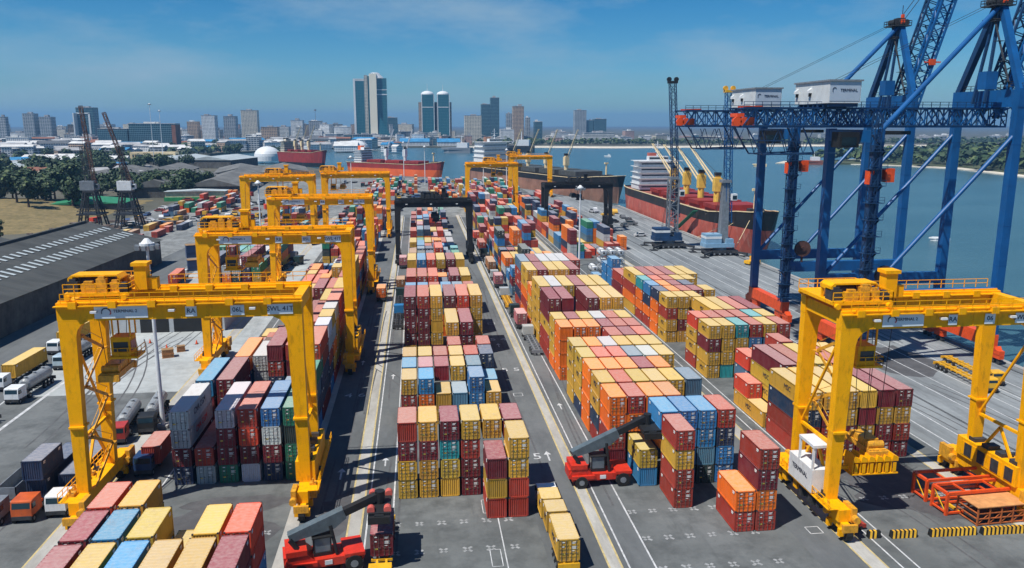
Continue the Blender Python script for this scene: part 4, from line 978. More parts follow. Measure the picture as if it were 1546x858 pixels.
# ------------------------------------------------------------------ trucks
def truck(name, label, x, y, rz, cabc, chc=DKS, load=None, trailer=12.6, cabh=2.9, detail=True, cat='truck', tank=False, low=False, grp=None, lcol='y', l20=False, sleeper=True):
    """forward = +Y of the vehicle before rotation; origin at its tail"""
    t = thing(name, label, cat, (x, y, 0), rz, grp)
    b = MB()
    for sx in (-.5, .5): b.box(sx - .12, .2, .95, sx + .12, trailer, 1.25)
    for k in range(8): b.box(-1.15, .3 + k * (trailer - 1) / 7, 1.02, 1.15, .5 + k * (trailer - 1) / 7, 1.28)
    b.box(-1.2, .0, .6, 1.2, .14, 1.2); obj('trailer_chassis', b, chc, t)
    ax = (1.3, 2.6, 3.9) if trailer > 8 else (1.3, 2.5)
    for a in ax + (trailer + .3, trailer + 3.7 if not low else trailer + 2.6):
        for sx in (-1.0, 1.0): wheel(t, sx, a, .5, .42)
    c0 = trailer + (1.4 if not low else .9); c1 = c0 + (2.5 if sleeper else 1.7)
    b = MB(); b.box(-.5, trailer - 1.2, .7, .5, c1, 1.05); b.box(-1.15, c0 + .2, .5, 1.15, c1 + .35, 1.0); obj('tractor_frame', b, DKS, t)
    b = MB(); b.prism([(-1.2, c0, .9), (-1.2, c1 + .3, .9), (-1.2, c1 + .3, 1.9), (-1.2, c1 + .1, cabh - .1), (-1.2, c1 - .2, cabh), (-1.2, c0, cabh)], (2.4, 0, 0)); co_ = obj('cab', b, cabc, t)
    obj('windscreen', MB().prism([(-1.05, c1 + .31, 1.95), (-1.05, c1 + .14, cabh - .25), (-1.05, c1 + .10, cabh - .25), (-1.05, c1 + .25, 1.95)], (2.1, 0, 0)).box(-1.22, c1 - .9, 1.8, 1.22, c1 - .1, cabh - .4), GLS, co_)
    for sx in (-1.35, 1.2): obj('mirror', MB().box(sx, c1, 1.9, sx + .15, c1 + .12, 2.5), BLK, co_)
    if tank:
        b = MB(); b.tube((0, .6, 2.2), (0, trailer - .4, 2.2), 1.05, n=18); b.tube((0, .3, 2.2), (0, .6, 2.2), .7, 1.05, n=18); b.tube((0, trailer - .4, 2.2), (0, trailer - .1, 2.2), 1.05, .7, n=18)
        for k in range(3): b.tube((0, 2 + k * 3, 3.2), (0, 2 + k * 3, 3.5), .3, n=10)
        to = obj('tank', b, mat('dirty_tank', (.27, .29, .30), .4, var=.2, dirt=(.15, .13, .11), dk=.7), t)
    return t
def load(x, y, rz, L, c, where, z=1.3):
    """a container standing on a trailer whose tail is at x, y"""
    ca, sa = math.cos(rz), math.sin(rz); dx, dy = -W / 2, .25
    o = bpy.data.objects.new('shipping_container', body[L]); COL.objects.link(o)
    o.location = (x + ca * dx - sa * dy, y + sa * dx + ca * dy, z); o.rotation_euler = (0, 0, rz); o.color = CC[c] + (1,)
    tag(o, CN[c] + ' container ' + where, 'shipping container', 'containers carried on trailers')
    for i in (0, 1):
        d = bpy.data.objects.new('door', doors[i]); COL.objects.link(d); d.parent = o; d.color = o.color
        for bx in ((.42, .92) if i == 0 else (1.5, 2.02)):
            q = bpy.data.objects.new('locking_bar', barm); COL.objects.link(q); q.parent = d; q.location = (bx, 0, 0)
    return o
T = truck
# yellow terminal tractor with the held container, near camera
T('terminal_tractor', 'yellow terminal tractor and trailer under the reach stacker near the camera', -4.8, 91.5, R(180), TYEL, TYEL, trailer=12.4, low=True, cabh=2.6, sleeper=False, cat='truck', grp='terminal tractors')
# three yellow boxes on the trailer
T('terminal_tractor', 'white-cabbed tractor pulling the three yellow containers down the lane', 15.4, 78.0, 0, WHT, TYEL, trailer=13.2, low=True, grp='terminal tractors')
for k, (yy, sc_, dx) in enumerate(((78.0, 1, 0), (84.5, .5, -.15), (87.8, .5, -.3))):
    o = load(15.4 + dx, yy, 0, 20, 'y', ('rearmost', 'middle', 'foremost')[k] + ' of the three on the lane trailer', 1.35); o.scale.y = sc_
    l_ = logo('MSC', 1.1, INK); l_.parent = o; l_.location = (.03, 3., H * .5); l_.rotation_euler = LSIDE
# lane west of the centre block
NAVY = mat('navy_paint', (.02, .05, .13), .4, var=.1)
lane = [(-5.4, 186, 'b', DKS, None, 'empty dark trailer truck lowest in the lane west of the centre block'), (-5.4, 207, 'k', DKS, None, 'empty dark trailer truck queued behind the lowest one in that lane'), (-5.5, 229, 'o', DKS, 'u', 'small truck'),
        (-10.6, 217, 'w', DKS, 'o', 'truck by the gantry wheels'), (-5.4, 268, 'w', DKS, 'p', 'truck under the black gantry')]
for k, (x, y, cc_, ch, ld, lb) in enumerate(lane):
    L = T('container_truck', lb if ld is None else ('truck carrying a %s container, %s in the western lane' % (CN[ld], ORD[k])), x, y, 0, mat('cab_' + cc_, CC[cc_], .4, var=.1), ch, trailer=12.4 if ld is None else 8, grp='trucks in the lanes')
    if ld: load(x, y, 0, 20, ld, 'on the %s truck of the western lane' % ORD[k])
east = [(25.3, 161, None, 'grey', 'w'), (24.9, 183, 'p', 0, 'k'), (24.5, 204.5, 'TY', 0, 'w'), (24.4, 232, 'p', 0, 'w'), (24.6, 256, 'u', 0, 'w'), (24.7, 277, None, 0, 'k'), (25.0, 300, 'r', 0, 'w'), (25.0, 330, 'c', 0, 'n')]
for k, (x, y, ld, g, cc_) in enumerate(east):
    x -= 1.0
    tag(T('container_truck', '%s truck up the eastern lane, %s' % (ORD[k], 'empty flat trailer' if ld in (None, 'TY') else 'with a %s load' % CN[ld]), x, y, 0 if k else 0, mat('cab_' + cc_, CC[cc_], .4, var=.1), TYEL if ld == 'TY' else GRY if k == 0 else DKS, trailer=12.4, grp='trucks in the lanes'))
    if ld and ld != 'TY': load(x, y, 0, 20 if k % 2 else 40, ld, 'on the %s truck of the eastern lane' % ORD[k])
# queue on the perimeter road: heads towards the camera
S180 = R(180)
T('container_truck', 'white truck with a yellow container, higher of the pair on the perimeter road', -75.8, 190, S180 - R(5), WHT, DKS, trailer=12.6, grp='queue on the perimeter road')
load(-75.8, 190, S180 - R(5), 40, 'y', 'on the upper truck of the perimeter road')
T('container_truck', 'dark-cabbed truck with a yellow container at the edge of the frame', -76.2, 166, S180 - R(2), WHT, DKS, trailer=12.6, grp='queue on the perimeter road')
load(-76.2, 166, S180 - R(2), 40, 'y', 'on the lower truck of the perimeter road')
T('tanker_truck', 'white tanker truck nearest the camera on the perimeter road', -70.2, 155, S180 - R(3), WHT, DKS, trailer=9, tank=True, cat='tanker truck', grp='queue on the perimeter road')
T('tanker_truck', 'pale tanker truck behind the first one on the perimeter road', -70.6, 175, S180 - R(3), mat('pale_blue_cab', (.4, .5, .55), .4), DKS, trailer=9, tank=True, cat='tanker truck', grp='queue on the perimeter road')
T('flatbed_truck', 'empty dark flatbed truck with yellow cab beside the lower tanker', -70, 134, S180 - R(3), TYEL, DKS, trailer=7, cat='truck', grp='queue on the perimeter road')
T('flatbed_truck', 'empty flatbed truck far up the perimeter road by the shed', -79.5, 222, S180 - R(4), BLK, DKS, trailer=10, grp='queue on the perimeter road')
T('tanker_truck', 'tanker truck with silver tank parked beyond the light mast', -47.6, 134, S180 + R(6), mat('red_cab', (.4, .04, .03), .4), DKS, trailer=9, tank=True, cat='tanker truck')
T('tanker_truck', 'tanker truck with grey tank parked close beside the silver one', -44.6, 138, S180 + R(6), BLK, DKS, trailer=9, tank=True, cat='tanker truck')
# trucks below the nearest gantry's leg
T('container_truck', 'white truck beneath the leg of the nearest gantry crane', -45.4, 114.5, S180, WHT, DKS, trailer=12.6, grp='trucks waiting by the nearest gantry')
load(-45.4, 114.5, S180, 40, 'n', 'behind the leg of the nearest gantry crane')
T('container_truck', 'truck carrying a navy container in the bottom west corner', -48.9, 113.5, S180, mat('orange_cab', (.55, .10, .02), .5, var=.25, dirt=(.1, .05, .03)), ORG, trailer=12.6, grp='trucks waiting by the nearest gantry')
load(-48.9, 113.5, S180, 40, 'n', 'with an orange front board at the frame edge')
load(-48.9, 100.6 + 6.2, S180, 20, 'n', 'stacked on the navy one at the frame edge', 1.33 + H)
T('flatbed_truck', 'open-topped grey trailer truck at the bottom west corner', -52.4, 113, S180, GRY, GRY, trailer=12.6, grp='trucks waiting by the nearest gantry')
b = MB()
for sx in (-1.15, 1.05): b.box(sx, 0, 0, sx + .1, 12, 1.7)
for yy in (0, 11.9): b.box(-1.15, yy, 0, 1.15, yy + .1, 1.7)
b.box(-1.15, 0, 0, 1.15, 12, .1); tag(obj('open_bin', b, GRY, None, (-52.4, 112.8, 1.32), S180), 'open grey steel bin lying on the flatbed trailer at the frame edge', 'open bin')
T('container_truck', 'truck with a maroon container tucked beside the white grey stack', -38.6, 121, S180, NAVY, DKS, trailer=8, grp='trucks waiting by the nearest gantry')
load(-37.8, 116.4, S180, 20, 'r', 'with a blue roof strip beside the white stack')
T('container_truck', 'red truck with twin red containers on the road behind the yard', -69, 262, 0 + R(3), RED, DKS, trailer=12.6); load(-69, 262, R(3), 40, 'r', 'on the red truck behind the nearest gantry top')
T('container_truck', 'truck with a pink-roofed container ahead of the red truck behind the yard', -73, 244, R(4), WHT, DKS, trailer=12.6); load(-73, 244, R(4), 40, 'c', 'ahead of the red truck behind the yard')
# parked yellow terminal tractors on the apron
for k, (x, y, l) in enumerate(((103.4, 144, 'beside the stacks, nearer row'), (107.4, 147.5, 'nearer the water, farther row'))):
    T('terminal_tractor', 'parked yellow terminal tractor ' + l, x, y, S180 - R(3), TYEL, TYEL, trailer=13.5, low=True, cabh=2.7, sleeper=False, grp='terminal tractors')
def carmesh(kind='car'):
    b = MB(); L, w_ = 4.4, 1.75
    b.prism([(0, 0, .35), (0, 0, .85), (0, .7 if kind == 'car' else .1, .95), (0, 1.2 if kind == 'car' else .4, 1.45), (0, 3.0, 1.45), (0, 3.5, .95), (0, 4.3, .85), (0, 4.4, .35)][::1], (w_, 0, 0)); return b
def car(label, x, y, rz, c, parts=True, grp='parked cars', name='parked_car', sc=1):
    t = thing(name, label, 'car', (x, y, 0), rz, grp); t.scale = (sc,) * 3
    o = bpy.data.objects.new('body', CARM); COL.objects.link(o); o.parent = t; o.color = c + (1,); o['tint'] = 1
    if parts:
        for nm, me in (('window', CARW), ('wheel', CARF), ('wheel', CARR)):
            q = bpy.data.objects.new(nm, me); COL.objects.link(q); q.parent = t
    return t
CARM = carmesh().mesh('car_body', [PAINT])
CARW = MB().prism([(-.01, .98, .98), (-.01, 1.28, 1.38), (-.01, 2.95, 1.38), (-.01, 3.36, .98)], (1.77, 0, 0)).prism([(.1, 3.05, 1.46), (.1, 3.53, .98), (.1, 3.57, 1.0), (.1, 3.1, 1.48)], (1.55, 0, 0)).mesh('car_window', [GLS])
CARF = MB().tube((-.03, 3.5, .33), (1.78, 3.5, .33), .33, n=12).mesh('car_wheel', [RUB]); CARR = MB().tube((-.03, .9, .33), (1.78, .9, .33), .33, n=12).mesh('car_wheel', [RUB])
car('white pickup-like car parked by the yellow terminal tractors near the crane rails', 109.6, 126, R(170), CC['w'])
car('small red car beside the wheel bogie of the gantry with the white cabin', 52.8, 83.4, R(95), CC['r'], sc=.8)
cols = [((.65, .66, .66), 'white'), ((.5, .52, .55), 'silver'), ((.03, .03, .035), 'black'), ((.25, .03, .02), 'dark red'), ((.03, .08, .2), 'blue'), ((.12, .13, .14), 'grey'), ((.7, .4, .05), 'yellow')]
rc = random.Random(77)
lots = [('export car park behind the gantries', -36, 437, 9, 11, 12.5, 12), ('car yard by the jib cranes', -142, 398, 7, 9, 11, 16), ('quay edge car row', 97, 335, 2, 9, 6.5, 13), ('far wharf car park', 8, 650, 8, 3, 9, 18)]
for (nm, X, Y, nx, ny, sx, sy) in lots:
    for j in range(ny):
        i2 = 0
        for i in range(nx):
            if rc.random() < .22: continue
            i2 += 1; c, cn_ = rc.choice(cols); big = rc.random() < .3
            car('%s %s, %s in the %s row of the %s' % (cn_, 'van' if big else 'car', ORD[i2 - 1], ORD[j], nm), X + i * sx + rc.uniform(-2, 2), Y + j * sy + rc.uniform(-2, 2), R(rc.choice((0, 90, 180, 20, 75)) + rc.uniform(-10, 10)), c, True, 'parked vehicles', 'parked_car', 1.6 if big else 1.25)

rc = random.Random(5)
for k in range(26):
    x, y = rc.choice(((rc.uniform(-138, -84), rc.uniform(405, 545)), (rc.uniform(-36, -2), rc.uniform(440, 640)), (rc.uniform(-70, -44), rc.uniform(262, 330)) if k < 20 else (rc.uniform(-60, 20), rc.uniform(640, 730))))
    cc_ = rc.choice('wkrnyw'); ld = rc.choice(('y', 'r', None, None, 'w', 'n'))
    T('parked_truck', '%s-cabbed parked truck, %s of those scattered over the yards behind the gantries' % (CN[cc_], ordw(k + 1)), x, y, R(rc.uniform(0, 360)), mat('cab_' + cc_, CC[cc_], .4, var=.1), DKS, trailer=10, grp='trucks scattered over the yards')
    if ld and False: pass
# ------------------------------------------------------------------ ships
HB = mat('hull_black', (.012, .014, .016), .5, var=.3, sc=.1, dirt=(.16, .06, .03), dk=.5)
HR = mat('hull_red', (.48, .10, .065), .6, var=.25, sc=.12, dirt=(.55, .33, .27), dk=.7)
HC = mat('hatch_red', (.30, .03, .022), .55, var=.2, sc=.2, dirt=(.1, .03, .02), dk=.5)
HO = mat('hull_orange', (.75, .13, .03), .55, var=.15, sc=.1)
DK = mat('deck_red', (.30, .10, .07), .7, var=.3, sc=.3)
def ship(label, loc, rz, L, Bm, D, up, lo, hatch, deck, sup, crane_m, ncr=4, zsplit=5.5, hatchh=2.6, jib='fold', suph=16, grp='moored ships'):
    """bow towards -Y; origin amidships on the waterline"""
    t = thing('cargo_ship', label, 'ship', loc, rz, grp)
    st = [-.5, -.492, -.47, -.44, -.40, -.34, -.25, 0, .25, .38, .45, .49, .5]
    def half(f, z):
        zz = (z + 6) / (D + 6)
        if f < -.3:
            k = (f + .5) / .2; e = max(0, k + (zz - .75) * .22) ; return Bm / 2 * min(1, e) ** .55 if e > 0 else 0.02
        if f > .38: return Bm / 2 * (1 - ((f - .38) / .12) ** 2 * (.25 + .45 * (1 - zz)))
        return Bm / 2
    zs = [-5, 0, zsplit, D]; b = MB(); rings = []
    for f in st:
        sheer = 3.2 * max(0, (-.36 - f) / .14); col = []
        for z in zs:
            zz = z + (sheer if z == D else 0); col.append((half(f, z), f * L - (max(0, (z + 6) / (D + 6)) * 4.5 if f < -.46 else 0), zz))
        rings.append(col)
    for a, c in zip(rings, rings[1:]):
        for k in range(3):
            for s in (-1, 1):
                q = [(s * a[k][0], a[k][1], a[k][2]), (s * a[k + 1][0], a[k + 1][1], a[k + 1][2]), (s * c[k + 1][0], c[k + 1][1], c[k + 1][2]), (s * c[k][0], c[k][1], c[k][2])]
                b.poly(q if s > 0 else q[::-1], 0 if k == 2 else 1)
    for ring in (rings[0], rings[-1]):
        for k in range(3):
            a, c = ring[k], ring[k + 1]; b.poly([(-a[0], a[1], a[2]), (a[0], a[1], a[2]), (c[0], c[1], c[2]), (-c[0], c[1], c[2])], 0 if k == 2 else 1)
    obj('hull', b, [up, lo], t)
    b = MB()
    for a, c in zip(rings, rings[1:]):
        a, c = a[3], c[3]; b.poly([(-a[0] + .05, a[1], a[2] - .9), (a[0] - .05, a[1], a[2] - .9), (c[0] - .05, c[1], c[2] - .9), (-c[0] + .05, c[1], c[2] - .9)])
    obj('deck', b, deck, t)
    b = MB()
    for a, c in zip(rings, rings[1:]):
        for s in (-1, 1): b.bar((s * a[3][0], a[3][1], a[3][2] + .1), (s * c[3][0], c[3][1], c[3][2] + .1), .5, .35)
    obj('bulwark_rail', b, CRM, t)
    y0, y1 = -.36 * L, (.22 if jib == 'back' else .28) * L; n = ncr + 1; w_ = (y1 - y0) / n
    for i in range(n):
        a = y0 + w_ * i + 3.0; c = y0 + w_ * (i + 1) - 3.0; b = MB(); b.box(-Bm * .33, a, D - .9, Bm * .33, c, D + .8)
        for k in range(8): yy = a + (c - a) * k / 8; b.box(-Bm * .36, yy + .1, D + .8, Bm * .36, yy + (c - a) / 8 - .1, D + hatchh)
        obj('hatch_cover', b, hatch, t)
    for i in range(ncr):
        yy = y0 + w_ * (i + 1); xx = -Bm * .1
        c_ = MB(); c_.tube((xx, yy, D), (xx, yy, D + 7), 1.5, 1.5, n=12); c_.box(xx - 1.7, yy - 1.6, D + 7, xx + 1.7, yy + 1.6, D + 13); c_.box(xx - 1.0, yy - 1, D + 13, xx + 1.0, yy + 1, D + 14)
        co_ = obj('deck_crane', c_, crane_m, t)
        obj('crane_top', MB().box(xx - 1.3, yy - 1.2, D + 14.0, xx + 1.3, yy + 1.2, D + 15.4), BLK, co_)
        j = MB()
        if jib == 'back': e = Vector((xx - 6, yy + 20, D + 26))
        elif jib == 'up': e = Vector((xx + 7, yy - 4, D + 32))
        else: e = Vector((xx, yy + 22, D + 12))
        for q in (-.9, .9): j.bar((xx + q, yy, D + 9.5), tuple(e + Vector((q * .4, 0, 0))), .55, w2=.35)
        for k in range(5): f = k / 5; p_ = Vector((xx, yy, D + 9.5)) * (1 - f) + e * f; j.bar(p_ + Vector((-.8 + f * .4, 0, 0)), p_ + Vector((.8 - f * .4, 0, 0)), .25)
        obj('crane_jib', j, crane_m if jib != 'back' else CRM, co_)
        obj('jib_rope', MB().bar((xx, yy, D + 14.8), e, .12), DKS, co_)
    # accommodation
    s0, s1 = .31 * L, .40 * L; b = MB(); hw = Bm * .40; z = D
    for k in range(5):
        sh = k * .6; b.box(-hw + sh * .5, s0 + sh * .4, z, hw - sh * .5, s1, z + suph / 5 - .35); b.box(-hw - .4, s0 - .9, z + suph / 5 - .35, hw + .4, s1 + 1.2, z + suph / 5 - .15); z += suph / 5
    b.box(-Bm / 2, s0 - .5, D + suph - .2, Bm / 2, s0 + 2.8, D + suph + .2); b.box(-hw * .5, s0, D + suph, hw * .5, s0 + 5, D + suph + 2.6)
    so_ = obj('superstructure', b, sup, t)
    z = D
    for k in range(5): obj('window', MB().box(-hw * .85, s0 + k * .24 - .06, z + 1.2, hw * .85, s0 + k * .24 + .02, z + 1.9), GLS, so_); z += suph / 5
    wn = MB(); wn.box(-hw * .48, s0 - .05, D + suph + 1.1, hw * .48, s0 + .02, D + suph + 2.0); obj('bridge_window', wn, GLS, so_)
    b = MB(); b.tube((0, s0 + 3, D + suph + 2.6), (0, s0 + 3, D + suph + 11), .45, .25); b.bar((-3, s0 + 3, D + suph + 7), (3, s0 + 3, D + suph + 7), .3); b.box(-1, s0 + 2, D + suph + 5, 1, s0 + 4, D + suph + 5.4); b.bar((-1.8, s0 + 2.6, D + suph + 9), (1.8, s0 + 3.4, D + suph + 9), .3, .5); obj('radar_mast', b, WHT, so_)
    b = MB(); b.prism([(-2.4, s1 - 5, D + suph - 5), (2.4, s1 - 5, D + suph - 5), (2, s1 + .5, D + suph - 5), (-2, s1 + .5, D + suph - 5)][::-1], (0, 0, 9)); obj('funnel', b, lo, t)
    b = MB(); b.tube((0, -.44 * L, D + 2), (0, -.44 * L, D + 11), .7, .5); b.box(-1.4, -.44 * L - .6, D + 10, 1.4, -.44 * L + .6, D + 11); obj('foremast', b, CRM, t)
    b = MB()
    for s in (-1, 1): b.box(s * 2.2 - .9, -.452 * L, D + 1.6, s * 2.2 + .9, -.435 * L, D + 3.0)
    b.tube((-2, -.466 * L, D + 2.2), (2, -.466 * L, D + 2.2), .8); obj('windlass', b, DKS, t)
    return t
s1 = ship('red and black bulk carrier with four yellow deck cranes at the quay', (135.5, 389, -3.2), 0, 178, 28, 14.6, HB, HR, HC, DK, WHT, mat('deck_crane_yellow', (.80, .50, .08), .5, var=.15), 4, 10.2, jib='back')
obj('gangway', MB().bar((-15.5, -52, 14), (-17.6, -34, 4), 2.2, .3), mat('green_net', (.01, .16, .09), .7, var=.2), s1)
for ya, yb in ((-84, -100), (-82, -60), (-80, -70)): obj('mooring_rope', MB().bar((-3, ya, 16), (-17, yb, 3.5), .16), CRM, s1)
s2 = ship('black bulk carrier with grey hatch covers and cream cranes beyond the black gantry', (91, 622, -3.2), R(19.3), 232, 30, 15, HB, mat('hull_rust_brown', (.30, .15, .10), .7, var=.3, sc=.1, dirt=(.45, .32, .25), dk=.5), mat('hatch_grey', (.07, .075, .07), .6, var=.3), mat('deck_brown', (.25, .17, .13), .7, var=.3), WHT, CRM, 4, 11, 4, 'up', 21)
ship('bright orange-hulled cargo ship with dark red deck moored across the yard end', (-22, 785, -3.2), R(46), 118, 20, 14, HC, HO, HC, DK, WHT, WHT, 2, 9.5, 3, 'up', 12)
ship('dark red tanker-like freighter with cream masts moored farther off near the white domes', (-140, 1020, -3.2), R(44), 84, 18, 17, HC, HB, HC, DK, mat('ship_cream', (.6, .55, .45), .6), CRM, 3, 5, 3, 'up', 13)
# small craft
def boat(label, x, y, rz, L, c, cab=True):
    t = thing('small_boat', label, 'boat', (x, y, -3.2), rz, 'small boats on the harbour water')
    b = MB(); w_ = L * .22; b.prism([(-w_, -L * .3, -.4), (w_, -L * .3, -.4), (w_, L * .35, -.4), (0, L * .55, -.4), (-w_, L * .35, -.4)][::-1], (0, 0, L * .12 + .6)); b.prism([(-w_, -L * .3, L * .1), (w_, -L * .3, L * .1), (w_ * 1.1, L * .35, L * .1), (0, L * .62, L * .1), (-w_ * 1.1, L * .35, L * .1)][::-1], (0, 0, L * .06)); obj('hull', b, c, t)
    b = MB(); b.box(-w_ * .7, -L * .2, L * .15, w_ * .7, L * .12, L * .3); b.bar((0, 0, L * .3), (0, 0, L * .5), L * .015); obj('cabin', b, WHT, t); return t
for l, p, L, c in (('white launch crossing below the far beach', (163, 1238), 16, WHT), ('long grey ferry lying off the blue-roofed wharf', (80, 1450), 60, GRY), ('dark barge at anchor beside the grey ferry', (190, 1470), 75, BLK), ('white motor boat near the wooded island beach', (600, 1010), 26, WHT),
                   ('small boat with brown cabin moored at the island tip', (505, 985), 32, mat('boat_brown', (.25, .08, .05), .6)), ('white boat by the bow of the red bulk carrier', (232, 330), 9, WHT), ('tiny white sailing launch beyond the cream cranes', (300, 1250), 12, WHT), ('pale workboat under the farther crane basket', (420, 950), 18, CRM)):
    boat(l, p[0], p[1], R(75), L, c)
# ------------------------------------------------------------------ far shore
SAND = groundmat('beach_sand', (.55, .50, .40), (.68, .62, .50), (.4, .36, .28), .01)
def island(name, pts, z, m, zb=-4):
    b = MB(); n = len(pts); b.poly([(x, y, z) for x, y in pts])
    for i in range(n): (a, c), (d, e) = pts[i], pts[(i + 1) % n]; b.poly([(a, c, z), (a, c, zb), (d, e, zb), (d, e, z)])
    o = obj(name, b, m); bm = bmesh.new(); bm.from_mesh(o.data); bmesh.ops.triangulate(bm, faces=[f for f in bm.faces if len(f.verts) > 4]); bm.to_mesh(o.data); bm.free(); return tag(o, kind='structure')
IS = [(465, 1010), (540, 985), (585, 935), (610, 860), (590, 760), (575, 690), (640, 560), (900, 400), (2600, 420), (2600, 1500), (1200, 1420), (760, 1200), (600, 1090), (500, 1060)]
island('island_beach', IS, -2.2, SAND)
cx_, cy_ = 1100, 900
island('island_ground', [(x + (14 if x < 900 else 0) + 6, y + (14 if y < 900 else -14)) for x, y in IS], -1.0, groundmat('island_soil', (.05, .07, .03), (.09, .10, .05), (.03, .05, .02), .01))
bs = [(-60, 1786), (90, 1741), (260, 1756), (420, 1696), (620, 1736), (900, 1796), (1300, 1716), (1800, 1846), (2600, 1696)]
b = MB()
for (a, c), (d, e) in zip(bs[1:], bs[2:]): b.poly([(a, c - 22, -2.9), (d, e - 22, -2.9), (d, e + 10, .4), (a, c + 10, .4)])
tag(obj('city_beach', b, SAND), kind='structure')
# dry grassy mound and its slopes
GR = groundmat('dry_grass', (.17, .13, .05), (.25, .185, .08), (.07, .075, .025), .05, st=.8)
b = MB(); nx, ny = 26, 20
for i in range(nx + 1):
    for j in range(ny + 1):
        u, v = i / nx, j / ny; x = -330 + 165 * u; y = 372 + 170 * v
        h_ = 9 * math.sin(math.pi * min(1, u * .62 + .38) ) ** .8 * math.sin(math.pi * (v * .8 + .1)) if 0 < u < 1 else 0
        h_ = 8.5 * max(0, 1 - u ** 3) * math.sin(math.pi * v) ** .7 + rnd.uniform(-.2, .2) if 0 < v < 1 else 0
        b.v.append((x, y, h_ - .2))
for i in range(nx):
    for j in range(ny): a = i * (ny + 1) + j; b.f.append((a, a + ny + 1, a + ny + 2, a + 1)); b.m.append(0)
def moundh(x, y):
    u = (x + 330) / 165; v = (y - 372) / 170
    if not (0 < u < 1 and 0 < v < 1): return 0
    return 8.5 * max(0, 1 - u ** 3) * math.sin(math.pi * v) ** .7
tag(obj('grass_mound_terrain', b, GR, smooth=True), kind='structure')
# ------------------------------------------------------------------ trees
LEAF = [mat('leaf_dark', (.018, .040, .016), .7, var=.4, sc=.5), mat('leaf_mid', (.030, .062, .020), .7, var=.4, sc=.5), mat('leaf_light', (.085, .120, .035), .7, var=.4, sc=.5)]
BARK = mat('bark', (.09, .06, .045), .9)
def tree_proto(seed, Rr, Hh, n, kind='round'):
    r = random.Random(seed); t = thing('tree', 'x', 'tree')
    tk = MB(); tk.tube((0, 0, -.3), (0, 0, Hh * .4), .35 * Rr / 5, .22 * Rr / 5, n=7)
    cl = []
    for k in range(9 if kind == 'round' else 7):
        a = r.uniform(0, 6.28); q = r.uniform(.15, .7) * Rr; z = Hh * r.uniform(.48, .88)
        if kind == 'tall': q *= .5; z = Hh * r.uniform(.25, .95)
        c = Vector((math.cos(a) * q, math.sin(a) * q, z)); cl.append((c, Rr * r.uniform(.30, .52)))
        tk.bar((0, 0, Hh * .35), tuple(c), .2 * Rr / 5, w2=.08)
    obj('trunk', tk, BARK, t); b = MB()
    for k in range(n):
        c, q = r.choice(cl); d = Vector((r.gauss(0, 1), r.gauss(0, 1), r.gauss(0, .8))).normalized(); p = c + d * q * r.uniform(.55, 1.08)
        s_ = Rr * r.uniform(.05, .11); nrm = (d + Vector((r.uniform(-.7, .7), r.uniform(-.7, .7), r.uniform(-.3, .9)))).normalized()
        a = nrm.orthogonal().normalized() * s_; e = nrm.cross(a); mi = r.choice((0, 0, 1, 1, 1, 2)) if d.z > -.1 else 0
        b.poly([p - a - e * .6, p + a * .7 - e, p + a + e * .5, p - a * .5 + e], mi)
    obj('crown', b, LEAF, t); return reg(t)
protos = [tree_proto(s, 6, 10, 900) for s in (1, 2)] + [tree_proto(3, 7.5, 9, 1000), tree_proto(4, 3.2, 11, 600, 'tall')]
used = [False] * 4
def plant(x, y, s, label, k=None, z=0, grp='trees among the buildings'):
    k = rnd.choice((0, 0, 1, 1, 2)) if k is None else k
    if not used[k]: o = protos[k]; used[k] = True
    else: o = dup(protos[k], '', (0, 0, 0))
    o.location = (x, y, z); o.rotation_euler = (0, 0, rnd.uniform(0, 6.28)); o.scale = (s, s, s * rnd.uniform(.85, 1.15)); tag(o, label, 'tree', grp)
rt = random.Random(15); k = 0
near = []
for i in range(46): near.append((rt.uniform(-345, -215), rt.uniform(470, 580), rt.uniform(1.1, 1.9)))
for i in range(30): near.append((rt.uniform(-225, -150), rt.uniform(540, 640), rt.uniform(1.0, 1.6)))
near.sort(key=lambda q: q[0])
for i, (x, y, s) in enumerate(near): plant(x, y, s, 'dark green tree, %s from the west in the grove behind the dry mound' % ordw(i + 1), z=max(0, moundh(x, y)) - .3, grp='trees of the grove behind the dry mound')
for i, (x, y, s) in enumerate(((-172, 352, .9), (-215, 405, 1.3), (-236, 420, 1.1), (-205, 452, 1.5), (-190, 470, 1.4), (-270, 440, .8))):
    plant(x, y, s, ('small dark tree against the back edge of the dark warehouse roof', 'bushy tree on the dry mound, lowest of the slope', 'low tree on the dry mound near the slope top', 'tree on the mound nearest the jib crane', 'tree at the top corner of the mound toward the sheds', 'bush alone on the mound by the frame edge')[i], 3 if i == 0 else None, max(0, moundh(x, y)) - .3, 'trees on the dry mound')
more = sorted((rt.uniform(-560, -235), rt.uniform(610, 900), rt.uniform(1.2, 2.0)) for i in range(64))
for i, (x, y, s) in enumerate(more): plant(x, y, s, 'dark bushy tree, %s from the west in the second grove, among the pale roofs' % ordw(i + 1), grp='trees of the second grove')
mid = [(rt.uniform(-950, -260), rt.uniform(700, 1650), rt.uniform(1.1, 1.8)) for i in range(60)] + [(rt.uniform(-420, -180), rt.uniform(1180, 1750), rt.uniform(1, 1.5)) for i in range(22)]
mid.sort(key=lambda q: q[0] / q[1])
for i, (x, y, s) in enumerate(mid): plant(x, y, s, 'tree between the sheds and the hazy city, %s from the west' % ordw(i + 1), grp='trees between sheds and city')
